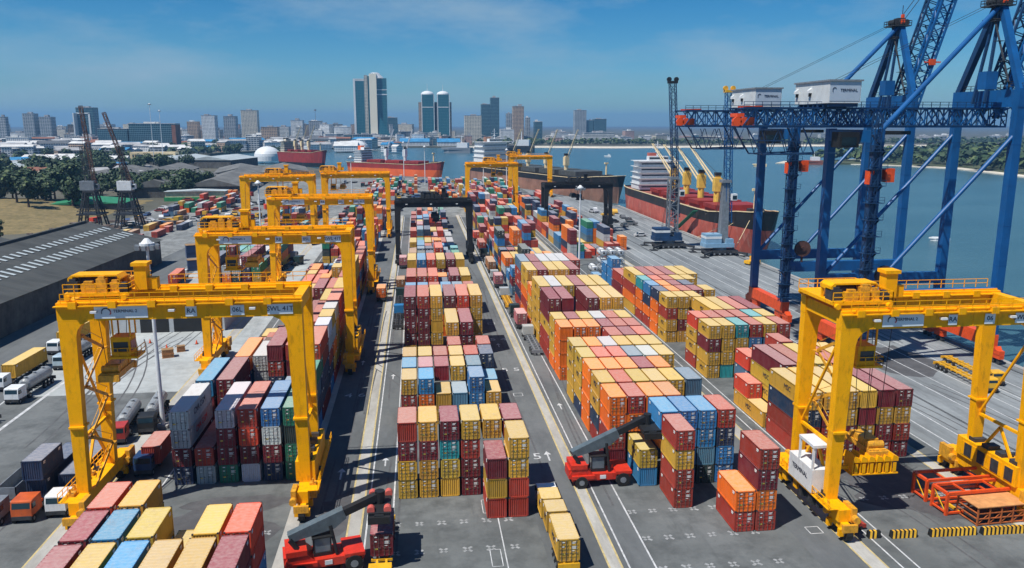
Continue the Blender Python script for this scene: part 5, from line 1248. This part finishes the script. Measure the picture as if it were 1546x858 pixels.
def forest(name, label, region, n, smin, smax, z0=-1, inside=None):
    b = MB(); r = random.Random(hash_(name)); me = [p.children for p in protos]
    for i in range(n):
        x, y = region(r); R_ = r.uniform(smin, smax)
        for k in range(34):
            d = Vector((r.gauss(0, 1), r.gauss(0, 1), abs(r.gauss(0, .9)))).normalized(); p = Vector((x, y, z0 + R_ * .35)) + Vector((d.x * R_, d.y * R_, d.z * R_ * 1.1)) * r.uniform(.6, 1.05); s_ = R_ * r.uniform(.16, .32)
            nrm = (d + Vector((r.uniform(-.5, .5), r.uniform(-.5, .5), .3))).normalized(); a = nrm.orthogonal().normalized() * s_; e = nrm.cross(a)
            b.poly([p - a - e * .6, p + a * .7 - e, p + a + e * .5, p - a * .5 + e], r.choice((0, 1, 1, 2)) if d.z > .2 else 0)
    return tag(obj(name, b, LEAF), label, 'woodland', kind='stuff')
def reg_island(r):
    while True:
        x = r.uniform(520, 1500); y = r.uniform(520, 1400); n = len(IS); c = False; j = n - 1
        for i in range(n):
            xi, yi = IS[i]; xj, yj = IS[j]
            if (yi > y) != (yj > y) and x < (xj - xi) * (y - yi) / (yj - yi) + xi: c = not c
            j = i
        edge = min(math.hypot(x - a, y - e) for a, e in IS)
        if c and edge > 30 and x + .2 * y > 700 + 60: return x, y
forest('woodland', 'dense green woodland covering the island across the water', reg_island, 1500, 9, 15)
forest('woodland', 'scrubby green belt along the far city shore', lambda r: (lambda x: (x, 1830 + r.uniform(0, 70) + .02 * x))(r.uniform(60, 2600)), 620, 6, 12, 0)
forest('woodland', 'mass of dark trees among the low houses inland', lambda r: (r.uniform(-1500, -300), r.uniform(900, 1600)), 260, 7, 12, 0)
# ------------------------------------------------------------------ city
GL = (.012, .055, .075)
FA = [facade('facade_cream', (.74, .66, .52), (.10, .13, .15)), facade('facade_white', (.85, .85, .83), (.16, .20, .24), 3.2, 3.2), facade('facade_grey', (.46, .49, .51), (.05, .07, .09), 5, 3.4, .2), facade('facade_tan', (.56, .40, .28), (.05, .06, .07), 3.6, 3.3),
      facade('facade_blue_glass', (.20, .32, .38), GL, 3, 3.6, .1, ratio=.85), facade('facade_bands', (.80, .78, .73), (.05, .09, .12), 60, 3.4, 0., ratio=.5), facade('facade_rose', (.72, .46, .38), (.08, .09, .1), 3.4, 3.2)]
FN = ['cream', 'white', 'grey', 'tan', 'blue-glazed', 'banded', 'rose']
ROOFS = [mat('roof_grey', (.36, .36, .36), .9, var=.3, sc=.1), mat('roof_white', (.6, .6, .58), .8, var=.2, sc=.1), mat('roof_rust', (.24, .10, .06), .9, var=.3, sc=.1), mat('roof_slate', (.10, .11, .12), .8, var=.3, sc=.1), mat('roof_blue', (.04, .22, .42), .6, var=.2, sc=.1)]
def tower(label, x, y, w_, d_, h_, f=0, grp=None, rz=0, name='building', step=True, roofm=None):
    t = thing(name, label, 'building', (x, y, 0), rz, grp)
    b = MB(); b.box(-w_ / 2, -d_ / 2, -1, w_ / 2, d_ / 2, h_); obj('wall', b, FA[f], t)
    r = MB(); r.box(-w_ / 2 - .4, -d_ / 2 - .4, h_, w_ / 2 + .4, d_ / 2 + .4, h_ + .7)
    if step: q = rnd.uniform(-.2, .2) * w_; r.box(q - w_ * .16, -d_ * .2, h_ + .7, q + w_ * .16, d_ * .2, h_ + rnd.uniform(3, 5.5)); r.box(-q - w_ * .1, -d_ * .3, h_ + .7, -q, -d_ * .15, h_ + 2.4)
    obj('roof', r, roofm or ROOFS[rnd.choice((0, 0, 1))], t); return t
def at(px_, Y, py_=None):
    """world x (and height) of a compass bearing at a given range"""
    a = (px_ - 773) / 1210; q = -(((py_ or 187) - 429)) / 1210
    d = Fv + Rv * a + Uv * q; s_ = Y / d.y; return (d.x * s_, 48 + d.z * s_)
# landmark towers
Y = 2050
def lm(x0, x1, ytop, Y): a = at(x0, Y, ytop); b_ = at(x1, Y, ytop); return (a[0] + b_[0]) / 2, b_[0] - a[0], a[1]
cx, wd, hh = lm(534, 583, 112, Y)
t = thing('office_tower', 'tallest office tower, teal glass with cream vertical fins', 'building', (cx, Y, 0), 0)
glz = facade('tower_glass', (.10, .24, .28), (.010, .10, .13), 3.5, 3.8, .08, ratio=.9)
obj('glass_wing', MB().box(-wd * .5, -14, 0, -wd * .12, 14, hh * .90), glz, t); obj('glass_wing', MB().box(wd * .08, -12, 0, wd * .5, 16, hh * .94), glz, t)
obj('core_fin', MB().box(-wd * .18, -17, 0, -wd * .08, 14, hh * .98), FA[0], t); obj('core_fin', MB().box(-wd * .02, -20, 0, wd * .20, 12, hh), mat('cream_cladding', (.88, .80, .62), .6, var=.08), t)
obj('glass_slot', MB().box(-wd * .08, -15, 0, -wd * .02, 12, hh * .97), glz, t)
obj('crown', MB().box(-wd * .48, -14.3, hh * .90, -wd * .14, 14, hh * .93).tube((wd * .15, 2, hh * .94), (wd * .15, 2, hh * 1.02), wd * .28, wd * .12, n=20), FA[1], t)
obj('edge_fin', MB().box(-wd * .52, -14.6, 0, -wd * .46, -13, hh * .93).box(wd * .08, -12.5, hh * .70, wd * .51, -12, hh * .715).box(wd * .08, -12.5, hh * .77, wd * .51, -12, hh * .78), WHT, t)
b = MB(); b.prism([(wd * .2, -20, 0), (wd * .72, -20, 0), (wd * .5, -18, hh * .2), (wd * .25, -16, hh * .42)][::-1], (0, 10, 0)); obj('sloped_atrium', b, glz, t)
for k, (x0, x1) in enumerate(((634, 656), (658, 679))):
    cx, wd, hh = lm(x0, x1, 143, Y + 60)
    t = thing('domed_tower', ('western' if k == 0 else 'eastern') + ' one of the twin teal glass towers with white domes', 'building', (cx, Y + 60, 0), 0, 'twin domed towers')
    obj('glass_shaft', MB().box(-wd * .40, -17, 0, wd * .44, 14, hh), glz, t)
    obj('stone_pier', MB().box(-wd * .62, -12, 0, -wd * .40, 14, hh * .84).box(wd * .44, -12, 0, wd * .60, 14, hh * .84), FA[3], t)
    obj('edge_fin', MB().box(-wd * .42, -17.4, 0, -wd * .37, -16, hh).box(wd * .42, -17.4, 0, wd * .46, -16, hh).box(-wd * .40, -17.3, hh * .73, wd * .38, -17, hh * .745), WHT, t)
    d_ = MB(); 
    for q in range(4): r0, r1 = math.cos(q * .39) * wd * .45, math.cos((q + 1) * .39) * wd * .45; d_.tube((0, 0, hh + wd * .25 * math.sin(q * .39)), (0, 0, hh + wd * .25 * math.sin((q + 1) * .39)), r0, max(r1, .3), n=20)
    d_.tube((0, 0, hh + wd * .24), (0, 0, hh + wd * .75), .7, .2, n=6); obj('dome', d_, WHT, t)
LMK = [(701, 726, 175, 2050, 0, 'cream apartment block beside the twin domed towers'), (726, 739, 158, 2150, 4, 'lower half of the pair of slim dark glass towers'), (740, 753, 148, 2150, 4, 'taller half of the pair of slim dark glass towers'), (764, 773, 172, 2150, 2, 'grey tower peeping beside the brown tower'),
       (774, 790, 161, 2050, 3, 'brown stone tower, tallest east of the slim glass pair'), (793, 800, 178, 2100, 2, 'slim grey block right after the brown tower'), (806, 818, 184, 2100, 4, 'blue-grey office block near the white hotel'), (867, 884, 167, 2500, 2, 'hazy grey tower standing alone above the beach'), (886, 895, 182, 2500, 4, 'blue block adjoining the hazy grey tower'),
       (896, 914, 180, 2500, 4, 'wider glass block east of the hazy grey tower'), (118, 144, 163, 1900, 4, 'teal glass tower with white frame above the western sheds'), (0, 10, 177, 1900, 2, 'dark slab tower at the western frame edge'), (37, 54, 172, 2100, 2, 'dark square block with stepped roof near the western frame edge'), (62, 80, 177, 2100, 2, 'dark slab with flat projecting roof west of the teal tower'),
       (306, 326, 175, 2000, 1, 'white stepped apartment block west of the round-topped one'), (339, 357, 176, 2100, 2, 'dark grey block between the white and the pale drum-like one'), (365, 389, 167, 2300, 0, 'pale tall slab highest between the western tower and tallest tower'), (284, 300, 184, 2000, 3, 'tan block low beside the white stepped one'),
       (440, 458, 182, 2100, 1, 'grey-white twin-faced block mid skyline'), (467, 486, 183, 2200, 2, 'grey office block with beacon pole'), (198, 268, 187, 1500, 4, 'very wide dark glass office building with red end wall'), (152, 196, 195, 1500, 4, 'bright blue glazed low block beside the wide dark building'), (396, 420, 192, 1800, 3, 'tan flats west of the grey twin block'), (583, 600, 178, 2300, 4, 'dark teal block behind the tallest tower'),
       (850, 875, 205, 1980, 1, 'white hotel on the far shore behind the trees'), (755, 775, 196, 1980, 1, 'bright white flats below the brown tower'), (700, 712, 205, 1900, 6, 'pink-roofed terminal above the far white ship'), (880, 925, 201, 2000, 5, 'long banded white block on the far beach')]
for x0, x1, yt, Y_, f, l in LMK:
    cx, wd, hh = lm(x0, x1, yt, Y_); t = tower(l, cx, Y_, wd, min(wd, 30), hh, f, 'landmark buildings of the skyline')
    if 'red end' in l: obj('end_wall', MB().box(wd * .42, -16, 0, wd * .505, 14, hh - 2), ROOFS[2], t)
    if 'beacon' in l: obj('beacon_pole', MB().tube((0, 0, hh), (0, 0, hh + 26), .6, .4).tube((0, 0, hh + 26), (0, 0, hh + 30), 3, 3), GRY, t)
    if 'white frame' in l:
        fr = MB(); fr.box(-wd * .5, -wd * .5 - 16, 0, -wd * .44, -14, hh * .86).box(wd * .2, -16, 0, wd * .3, -14.5, hh * .86).box(-wd * .5, -16, hh * .84, wd * .3, -14.5, hh * .87); obj('white_frame', fr, WHT, t)
rc = random.Random(99); B = []
for i in range(165):
    px_ = rc.uniform(0, 700); Y_ = rc.uniform(1500, 2700); Y_ = max(Y_, 1850) if px_ > 420 else Y_; B.append((px_, Y_, rc.choice((14, 18, 22, 26, 32, 40, 46)) if Y_ > 2000 else rc.choice((10, 14, 18, 24)), 'city'))
for i in range(60):
    px_ = rc.uniform(600, 1010); Y_ = rc.uniform(1980, 2600); B.append((px_, Y_, rc.choice((8, 10, 14, 18, 26)), 'city'))
for i in range(34):
    px_ = rc.uniform(1000, 1546); Y_ = rc.uniform(2050, 3000); B.append((px_, Y_, rc.choice((6, 8, 10, 14)), 'east'))
B.sort()
for i, (px_, Y_, h_, z) in enumerate(B):
    x = at(px_, Y_)[0]; f = rc.choice((0, 0, 1, 1, 2, 3, 4, 5, 6)); w_ = rc.uniform(16, 48); 
    tower('hazy %s building, %s along the skyline counted from the west' % (FN[f], ordw(i + 1)), x, Y_, w_, rc.uniform(14, 26), h_, f, 'ordinary buildings of the hazy city', R(rc.uniform(-25, 25)))
# low houses and small sheds inland
def house(label, x, y, w_, d_, h_, f, rm, rz, grp='low houses and small sheds inland'):
    t = thing('low_house', label, 'building', (x, y, 0), rz, grp); b = MB(); b.box(-w_ / 2, -d_ / 2, -1, w_ / 2, d_ / 2, h_); obj('wall', b, FA[f], t)
    r = MB(); e = .8; r.prism([(-w_ / 2 - e, -d_ / 2 - e, h_), (w_ / 2 + e, -d_ / 2 - e, h_), (w_ / 2 + e, 0, h_ + d_ * .17), (-w_ / 2 - e, 0, h_ + d_ * .17)][:0] or [(-w_ / 2 - e, -d_ / 2 - e, h_ - .1), (-w_ / 2 - e, 0, h_ + d_ * .18), (-w_ / 2 - e, d_ / 2 + e, h_ - .1)][::-1], (w_ + 2 * e, 0, 0)); obj('roof', r, rm, t); return t
rh = random.Random(31); Hs = []
for i in range(105):
    y = rh.uniform(680, 1750); px_ = rh.uniform(-20, 410 if y > 1000 else 200); Hs.append((at(px_, y)[0], y))
for i in range(100):
    y = rh.uniform(1150, 1850); Hs.append((at(rh.uniform(-10, 430 if y < 1700 else 600), y)[0], y))
for i in range(24): y = rh.uniform(1250, 1780); Hs.append((at(rh.uniform(380, 600), y)[0], y if y > 1450 else 1450))
Hs = [h_ for h_ in Hs if not (-330 < h_[0] < -60 and 930 < h_[1] < 1500 and h_[0] > -330 + (h_[1] - 1420) * .5) or h_[0] < -345]
Hs.sort(key=lambda q: q[0] / q[1]); rn = ['grey', 'white', 'rust-coloured', 'slate', 'blue']
for i, (x, y) in enumerate(Hs):
    k = rh.choice((0, 0, 1, 1, 1, 2, 3, 4)); house('low house with %s roof, %s from the west between port and city' % (rn[k], ordw(i + 1)), x, y, rh.uniform(14, 48), rh.uniform(10, 24), rh.uniform(4, 9) if y < 1150 else rh.uniform(7, 20), rh.choice((0, 1, 1, 2, 3)), ROOFS[k], R(rh.uniform(-40, 40)))
# blue-roofed wharf sheds
for i, (x0, x1, Y_) in enumerate(((604, 648, 1830), (660, 694, 1800), (505, 540, 1500))):
    cx, wd, hh = lm(x0, x1, 210, Y_); house(('blue roofed wharf shed under the twin domed towers', 'second blue roofed wharf shed beside the ferry', 'white-vaulted hall below the tallest tower')[i], cx, Y_, wd, 40, 9, 1, ROOFS[4] if i < 2 else ROOFS[1], 0, 'wharf halls')
# ------------------------------------------------------------------ port sheds
def shed(label, x0, y0, x1, y1, hw, ridge, n, rm, wall, rz=0, sky=False, along='y', name='warehouse'):
    """corrugated gable shed with n bays; ridges run along y"""
    w_, d_ = x1 - x0, y1 - y0
    t = thing(name, label, 'warehouse', (x0, y0, 0), rz, 'port sheds'); b = MB(); b.box(0, 0, -.5, w_, d_, hw); 
    obj('wall', b, wall, t); r = MB(); bw = w_ / n
    for i in range(n):
        a = i * bw - (.8 if i == 0 else 0); c = (i + 1) * bw + (.8 if i == n - 1 else 0)
        r.prism([(a, -.8, hw), ((a + c) / 2, -.8, hw + ridge), (c, -.8, hw)], (0, d_ + 1.6, 0)) if along == 'y' else None
    obj('roof', r, rm, t)
    if sky:
        for i in range(n):
            a = i * bw; slope = ridge / (bw / 2)
            for side in (0, 1):
                for rowk in ((.32, .30), (.62, .22))[: 2 if side else 2]:
                    s_ = MB(); m_ = int(d_ / 3.4)
                    for k in range(m_):
                        y = 2 + k * 3.4; f0, f1 = rowk[0], rowk[0] + rowk[1] * .5
                        if side == 0: xa, xb = a + bw / 2 * f0, a + bw / 2 * f1; za, zb = hw + .3 + ridge * f0, hw + .3 + ridge * f1
                        else: xa, xb = a + bw - bw / 2 * f0, a + bw - bw / 2 * f1; za, zb = hw + .3 + ridge * f0, hw + .3 + ridge * f1
                        s_.poly([(xa, y, za + .06), (xb, y, zb + .06), (xb, y + 1.3, zb + .06), (xa, y + 1.3, za + .06)])
                    o = obj('skylight_glazing', s_, mat('skylight', (.50, .55, .55), .4, var=.1), t); o['kind'] = 'stuff'
        r = MB()
        for i in range(n): r.box(i * bw + bw / 2 - .5, 1, hw + ridge, i * bw + bw / 2 + .5, d_ - 1, hw + ridge + .7)
        obj('ridge_vent', r, rm, t)
    return t
RSLT = mat('warehouse_sheet', (.060, .064, .060), .8, var=.35, sc=.25, stretch=(.25, 1, 1), dirt=(.11, .10, .09), dk=.6)
RGRY = mat('grey_sheet', (.15, .15, .14), .8, var=.35, sc=.15, stretch=(1, .3, 1), dirt=(.09, .07, .05), dk=.6)
RPAL = mat('pale_sheet', (.40, .45, .46), .7, var=.2, sc=.1)
WBR = mat('stained_wall', (.10, .095, .085), .9, var=.4, sc=.3, dirt=(.04, .03, .03), dk=.6)
shed('long dark corrugated warehouse with rows of white skylights', -196, 120, -99, 296, 8, 6.5, 2, RSLT, WBR, R(-3), True)
wf = MB()
for k in range(30): wf.box(-93.3 - k * .25, 112 + k * 6, 0, -93.1 - k * .25, 118 + k * 6, 2.0)
tag(obj('boundary_wall', wf, mat('pale_wall', (.26, .27, .27), .9, var=.2)), 'pale panelled boundary wall running below the dark warehouse', 'wall')
t = shed('pale grey service shed with two dark open doors behind the nearest gantry', -76, 190.5, -46, 204, 6.5, 1.2, 1, RPAL, mat('shed_wall', (.42, .45, .46), .8, var=.1))
for x in (11, 18.5): obj('open_door', MB().box(x, -.06, 0, x + 6.4, .5, 5.2), BLK, t)
shed('shed pair with grey gabled roofs behind the car yard', -190, 552, -118, 690, 7, 5, 2, RGRY, WBR, R(4))
shed('broad grey shed roof west of the storage-yard gantry', -262, 640, -196, 800, 7, 5, 2, RGRY, WBR, R(4))
shed('grey shed roof beyond the storage-yard gantry', -170, 705, -92, 800, 7, 4, 2, RGRY, WBR, R(10))
shed('long pale-roofed shed below the white dome', -300, 930, -200, 1010, 9, 4, 2, RPAL, WBR, R(-10))
t = shed('low building with green base and white fascia facing the car yard', -158, 528, -122, 540, 6, .8, 1, RPAL, mat('sandy_wall', (.5, .42, .3), .8), R(3)); obj('green_plinth', MB().box(-.5, -1.2, 0, 36.5, -.02, 2.4), mat('green_paint', (.02, .25, .08), .6), t)
shed('green roofed shed by the old jib cranes', -205, 470, -165, 500, 4, 2, 1, mat('green_sheet', (.03, .22, .10), .6), WBR, R(5))
shed('cream ribbed barn roof in the grove', -330, 655, -285, 700, 8, 4, 1, mat('cream_sheet', (.45, .38, .28), .7, var=.2), WBR, R(-35))
shed('blue awning shed next to the cream barn roof', -287, 640, -262, 652, 4, 1.5, 1, ROOFS[4], WBR, R(-10))
shed('white gabled hall west in the grove', -400, 760, -345, 800, 9, 5, 1, RPAL, WBR, R(-8))
def dome(label, x, y, r, h):
    t = thing('storage_dome', label, 'storage dome', (x, y, 0), 0, 'white storage domes'); b = MB()
    for q in range(6): a0, a1 = q * .26, (q + 1) * .26; b.tube((0, 0, h * math.sin(a0) + 6), (0, 0, h * math.sin(a1) + 6), r * math.cos(a0), max(.3, r * math.cos(a1)), n=28, caps=False)
    obj('dome', b, WHT, t, smooth=True); obj('drum', MB().tube((0, 0, 0), (0, 0, 6), r, n=28), WHT, t)
x, _ = at(401, 1100); dome('white storage dome beside the long pale shed', x, 1100, 17, 13)
x, _ = at(535, 1520); dome('wide white roof dome in front of the tallest tower', x, 1520, 24, 12)
# stacked old containers on the shed side and conveyor frame
t = thing('yard_frame', 'pale yellow steel frame over the heap of faded boxes beyond the sheds', 'steel frame', (-330, 985, 0)); b = MB()
for x in (0, 24, 48): b.box(x, 0, 0, x + 2.5, 2.5, 13); b.box(x, 14, 0, x + 2.5, 16.5, 13)
b.box(0, 0, 13, 50.5, 16.5, 15.5); obj('frame', b, CRM, t)
# ------------------------------------------------------------------ masts, barriers, spreader frames, tanks
def mast(label, x, y, h, hd=True):
    t = thing('light_mast', label, 'light mast', (x, y, 0), 0, 'white light masts'); obj('pole', MB().tube((0, 0, 0), (0, 0, h), .38, .2, n=12), WHT, t)
    obj('base_block', MB().box(-.9, -.9, 0, .9, .9, .5), CONC, t)
    b = MB(); b.tube((0, 0, h), (0, 0, h + .4), 1.1, n=14); b.tube((0, 0, h + .4), (0, 0, h + 1.1), .9, .3, n=14); hdo = obj('head_ring', b, WHT, t)
    for k in range(8): a = k * math.pi / 4; obj('floodlight', MB().box(math.cos(a) * 1.5 - .3, math.sin(a) * 1.5 - .3, h - .6, math.cos(a) * 1.5 + .3, math.sin(a) * 1.5 + .3, h + .1), GRY, hdo)
mast('tall white light mast beside the nearest gantry crane', -41.6, 128, 29.6)
mast('white light mast by the white tank rows and blue stack', 54.8, 268, 26.5)
mast('white light mast between the second and third gantry cranes', -53.8, 282, 28)
mast('distant white light mast west of the tallest tower', -37.5, 470, 29)
mast('distant white light mast near the twin yellow gantries', 36, 440, 27); mast('distant light mast in front of the far ship', 62, 560, 30)
mast('pale light mast among the hazy western sheds', at(228, 900)[0], 900, 68); mast('second pale mast near the wide dark office building', at(242, 950)[0], 950, 62)
mast('light mast before the orange ship', at(640, 640)[0], 640, 30); mast('light mast at the end of the wharf by the far ship', at(608, 700)[0], 700, 32)
def barrier(label, x0, x1, y):
    t = thing('striped_barrier', label, 'barrier', (x0, y, 0), R(-1.5), 'yellow and black striped barriers'); L = x1 - x0
    obj('block', MB().prism([(0, -.35, 0), (0, .35, 0), (0, .2, .85), (0, -.2, .85)], (L, 0, 0)), BLK, t); b = MB(); n = int(L / .52)
    for k in range(n): x = .12 + k * .52; b.prism([(x, -.36, .02), (x + .26, -.36, .02), (x + .36, -.215, .84), (x + .1, -.215, .84)], (0, -.02, 0)); b.prism([(x + .1, -.2, .855), (x + .36, -.2, .855), (x + .36, .2, .855), (x + .1, .2, .855)], (0, 0, .015))
    obj('stripe', b, mat('stripe_yellow', (.85, .45, .03), .6), t)
barrier('shortest striped barrier next to the gantry wheels', 51.9, 53.4, 81.6); barrier('striped barrier second from the gantry wheels', 54.6, 57.8, 81.3); barrier('long striped barrier in front of the orange frames', 59.4, 65.2, 81.1); barrier('striped barrier at the frame edge before the orange cage', 65.8, 71.8, 80.8)
barrier('striped barrier by the nearest container block at the frame bottom', -37.8, -34.8, 75.8)
def spframe(label, x, y, rz, c=ORG):
    t = thing('spreader_frame', label, 'spreader frame', (x, y, 0), rz, 'orange lifting frames'); b = MB(); L, w_, h_ = 9.5, 2.6, 2.9
    for xx in (0, L):
        for yy in (0, w_): b.box(xx - .16, yy - .16, 0, xx + .16, yy + .16, h_)
    for yy in (0, w_): b.bar((0, yy, h_), (L, yy, h_), .34); b.bar((0, yy, .3), (L, yy, .3), .25)
    for xx in (0, L): b.bar((xx, 0, h_), (xx, w_, h_), .34); b.bar((xx, 0, .4), (xx, w_, .4), .2)
    for xx in (2.6, L - 2.6): b.bar((xx, 0, h_), (xx, w_, h_), .2)
    obj('frame', b, c, t); obj('brace', MB().bar((0, 0, .3), (0, w_, 2.7), .1), TYEL, t); obj('lifting_beam', MB().bar((2, 0, .3), (2, w_, .3), .3), TYEL, t)
spframe('orange open lifting frame farther from the striped barriers', 64.4, 89.4, R(2)); spframe('orange open lifting frame just behind the long striped barrier', 64.6, 85.6, R(3))
t = thing('platform_cage', 'rusty orange roofed steel cage at the frame corner', 'steel cage', (66.6, 82.6, 0), R(3)); b = MB()
for k in range(5):
    x = k * 1.6; b.box(x - .08, -.08, 0, x + .08, .08, 2.4); b.box(x - .08, 3.4, 0, x + .08, 3.6, 2.4)
for z in (.2, .9, 1.6, 2.3):
    b.bar((0, 0, z), (6.4, 0, z), .12); b.bar((0, 3.5, z), (6.4, 3.5, z), .12); b.bar((0, 0, z), (0, 3.5, z), .12)
for k in range(4): b.bar((k * 1.6, 0, .2), (k * 1.6 + 1.6, 0, 1.6), .07)
obj('cage_frame', b, mat('rusty_orange', (.45, .12, .03), .7, var=.4, sc=2), t); obj('roof_sheet', MB().box(-.2, -.2, 2.4, 6.6, 3.7, 2.5), mat('faded_orange_sheet', (.60, .28, .10), .7, var=.25, sc=1), t); obj('floor_load', MB().box(.4, .6, .1, 2.8, 2.8, 1.1).box(3.4, .8, .1, 5.6, 2.4, .8), DKS, t)
def tank(label, x, y, z):
    t = thing('tank_container', label, 'tank container', (x, y, z), 0, 'white tank containers'); b = MB()
    for xx in (0, W):
        for yy in (0, 6.06): b.box(xx - .07, yy - .07, 0, xx + .07, yy + .07, 2.55)
    for zz in (.08, 2.5):
        for yy in (0, 6.06): b.bar((0, yy, zz), (W, yy, zz), .14)
        for xx in (0, W): b.bar((xx, 0, zz), (xx, 6.06, zz), .12)
    obj('frame', b, GRY, t); b = MB(); b.tube((W / 2, .5, 1.3), (W / 2, 5.6, 1.3), 1.1, n=18); b.tube((W / 2, .15, 1.3), (W / 2, .5, 1.3), .55, 1.1, n=18); to = obj('tank', b, WHT, t); obj('manhole', MB().tube((W / 2, .1, 1.3), (W / 2, .17, 1.3), .35, n=12), DKS, to); return reg(t)
tp = tank('x', 0, 0, 0); first = True
for c in range(4):
    for tier in range(3 if c else 2):
        lb = 'white tank container, %s tier, %s column of the tank rack by the blue stack' % (ORD[tier], ORD[c])
        if c == 0 and tier == 1: continue
        if first: tp.location = (55.9 + c * 2.85, 253, tier * 2.62 + .03); tp['label'] = lb; first = False
        else: dup(tp, lb, (55.9 + c * 2.85, 253, tier * 2.62 + .03))
for c in range(4):
    for tier in range(2): dup(tp, 'white tank container, %s tier, %s column, behind the leg of the second gantry' % (ORD[tier], ORD[c]), (-27.5 + c * 2.95, 256, tier * 2.62 + .03))
for c in range(3): dup(tp, 'white tank container lying %s in the row under the third gantry beam' % ORD[c], (-27.5 + c * 2.95, 265, .03))
# cones, crates, workshop bits in the service yard
def cone(label, x, y):
    t = thing('traffic_cone', label, 'traffic cone', (x, y, 0), 0, 'traffic cones'); obj('cone', MB().tube((0, 0, .06), (0, 0, .95), .28, .05, n=12), ORG, t); obj('base', MB().box(-.35, -.35, 0, .35, .35, .06), BLK, t)
for l, x, y in (('orange cone between the mast and the containers', -39.5, 119), ('orange cone near the shed doors', -60, 181), ('orange cone out on the pale concrete', -55, 176), ('orange cone nearest the white trailer cabin', -49.5, 179)): cone(l, x, y)
def crate(label, x, y, s, m=None):
    t = thing('crate', label, 'crate', (x, y, 0), R(20), 'crates on the service yard'); b = MB(); b.box(0, 0, .15, s * 1.3, s, s); b.box(-.05, -.05, 0, s * 1.3 + .05, s + .05, .15); b.box(-.06, -.06, s * .4, s * 1.3 + .06, s + .06, s * .5); obj('body', b, m or mat('rust_crate', (.35, .16, .06), .7, var=.3, sc=2), t); obj('lid', MB().box(-.06, -.06, s, s * 1.3 + .06, s + .06, s + .1), mat('crate_lid', (.3, .18, .08), .7), t)
crate('rusty box alone on the pale concrete', -53.5, 168, 1.7); crate('small rusty box behind the bigger one', -51.8, 172.5, 1.2); crate('brown box by the trailer cabin', -46.8, 183, 1.3)
crate('small yellow box beside the base of the light mast', -44.4, 127.2, 1.0, TYEL)
crate('dark blue cabin box in the storage yard by the perimeter road', -84, 300, 4.5, NAVY); crate('dark blue cabin box nearer the dark warehouse corner', -76, 272, 3.6, NAVY)
# yellow trolley on the quay
t = thing('quay_tractor', 'small yellow service tractor on the quay before the red hull', 'tractor', (115, 263, 0), R(20)); obj('body', MB().box(-2.6, -1.4, .5, 2.4, 1.4, 1.5).box(-.4, -1.1, 1.5, 1.4, 1.1, 2.9), TYEL, t); obj('mast', MB().bar((1.8, 0, 1.4), (3.0, 0, 5.2), .35), TYEL, t)
for sx in (-1.7, 1.6):
    for sy in (-1.3, 1.3): wheel(t, sx, sy, .55, .4, axis='x')
t = thing('scrap_heap', 'scattered machine scrap around the jib crane feet', 'scrap', (-150, 378, 0))
b = MB()
for k in range(60): x, y = rc.uniform(-22, 34), rc.uniform(-6, 46); s_ = rc.uniform(.8, 2.6); b.box(x, y, 0, x + s_ * rc.uniform(.6, 2.5), y + s_, s_ * rc.uniform(.4, 1))
o = obj('scrap', b, mat('scrap_mix', (.16, .12, .10), .8, var=.7, sc=.4), t); o['kind'] = 'stuff'; t['kind'] = 'stuff'
for k, (x, y, c, l) in enumerate(((-158, 412, 'c', 'at the foot of the jib crane by the mound'), (-118, 412, 'y', 'yellow skid by the second jib crane'), (-100, 415, 'y', 'in the car yard'), (-84, 470, 'c', 'by the car yard gate'), (-76, 480, 'r', 'behind the car yard gate'), (-60, 452, 'g', 'by the storage-yard gantry leg'), (-110, 560, 'r', 'under the shed eaves'))):
    t = thing('site_cabin', '%s site cabin box %s' % (CN[c], l), 'site cabin', (x, y, 0), R(70 + 13 * k), 'site cabins'); o = obj('body', MB().box(0, 0, .2, 6, 2.4, 2.8).box(.2, .1, 0, 5.8, 2.3, .2), PAINT, t, color=CC[c] + (1,)); obj('door', MB().box(1, -.04, .3, 1.9, 0, 2.3), GRY, t)
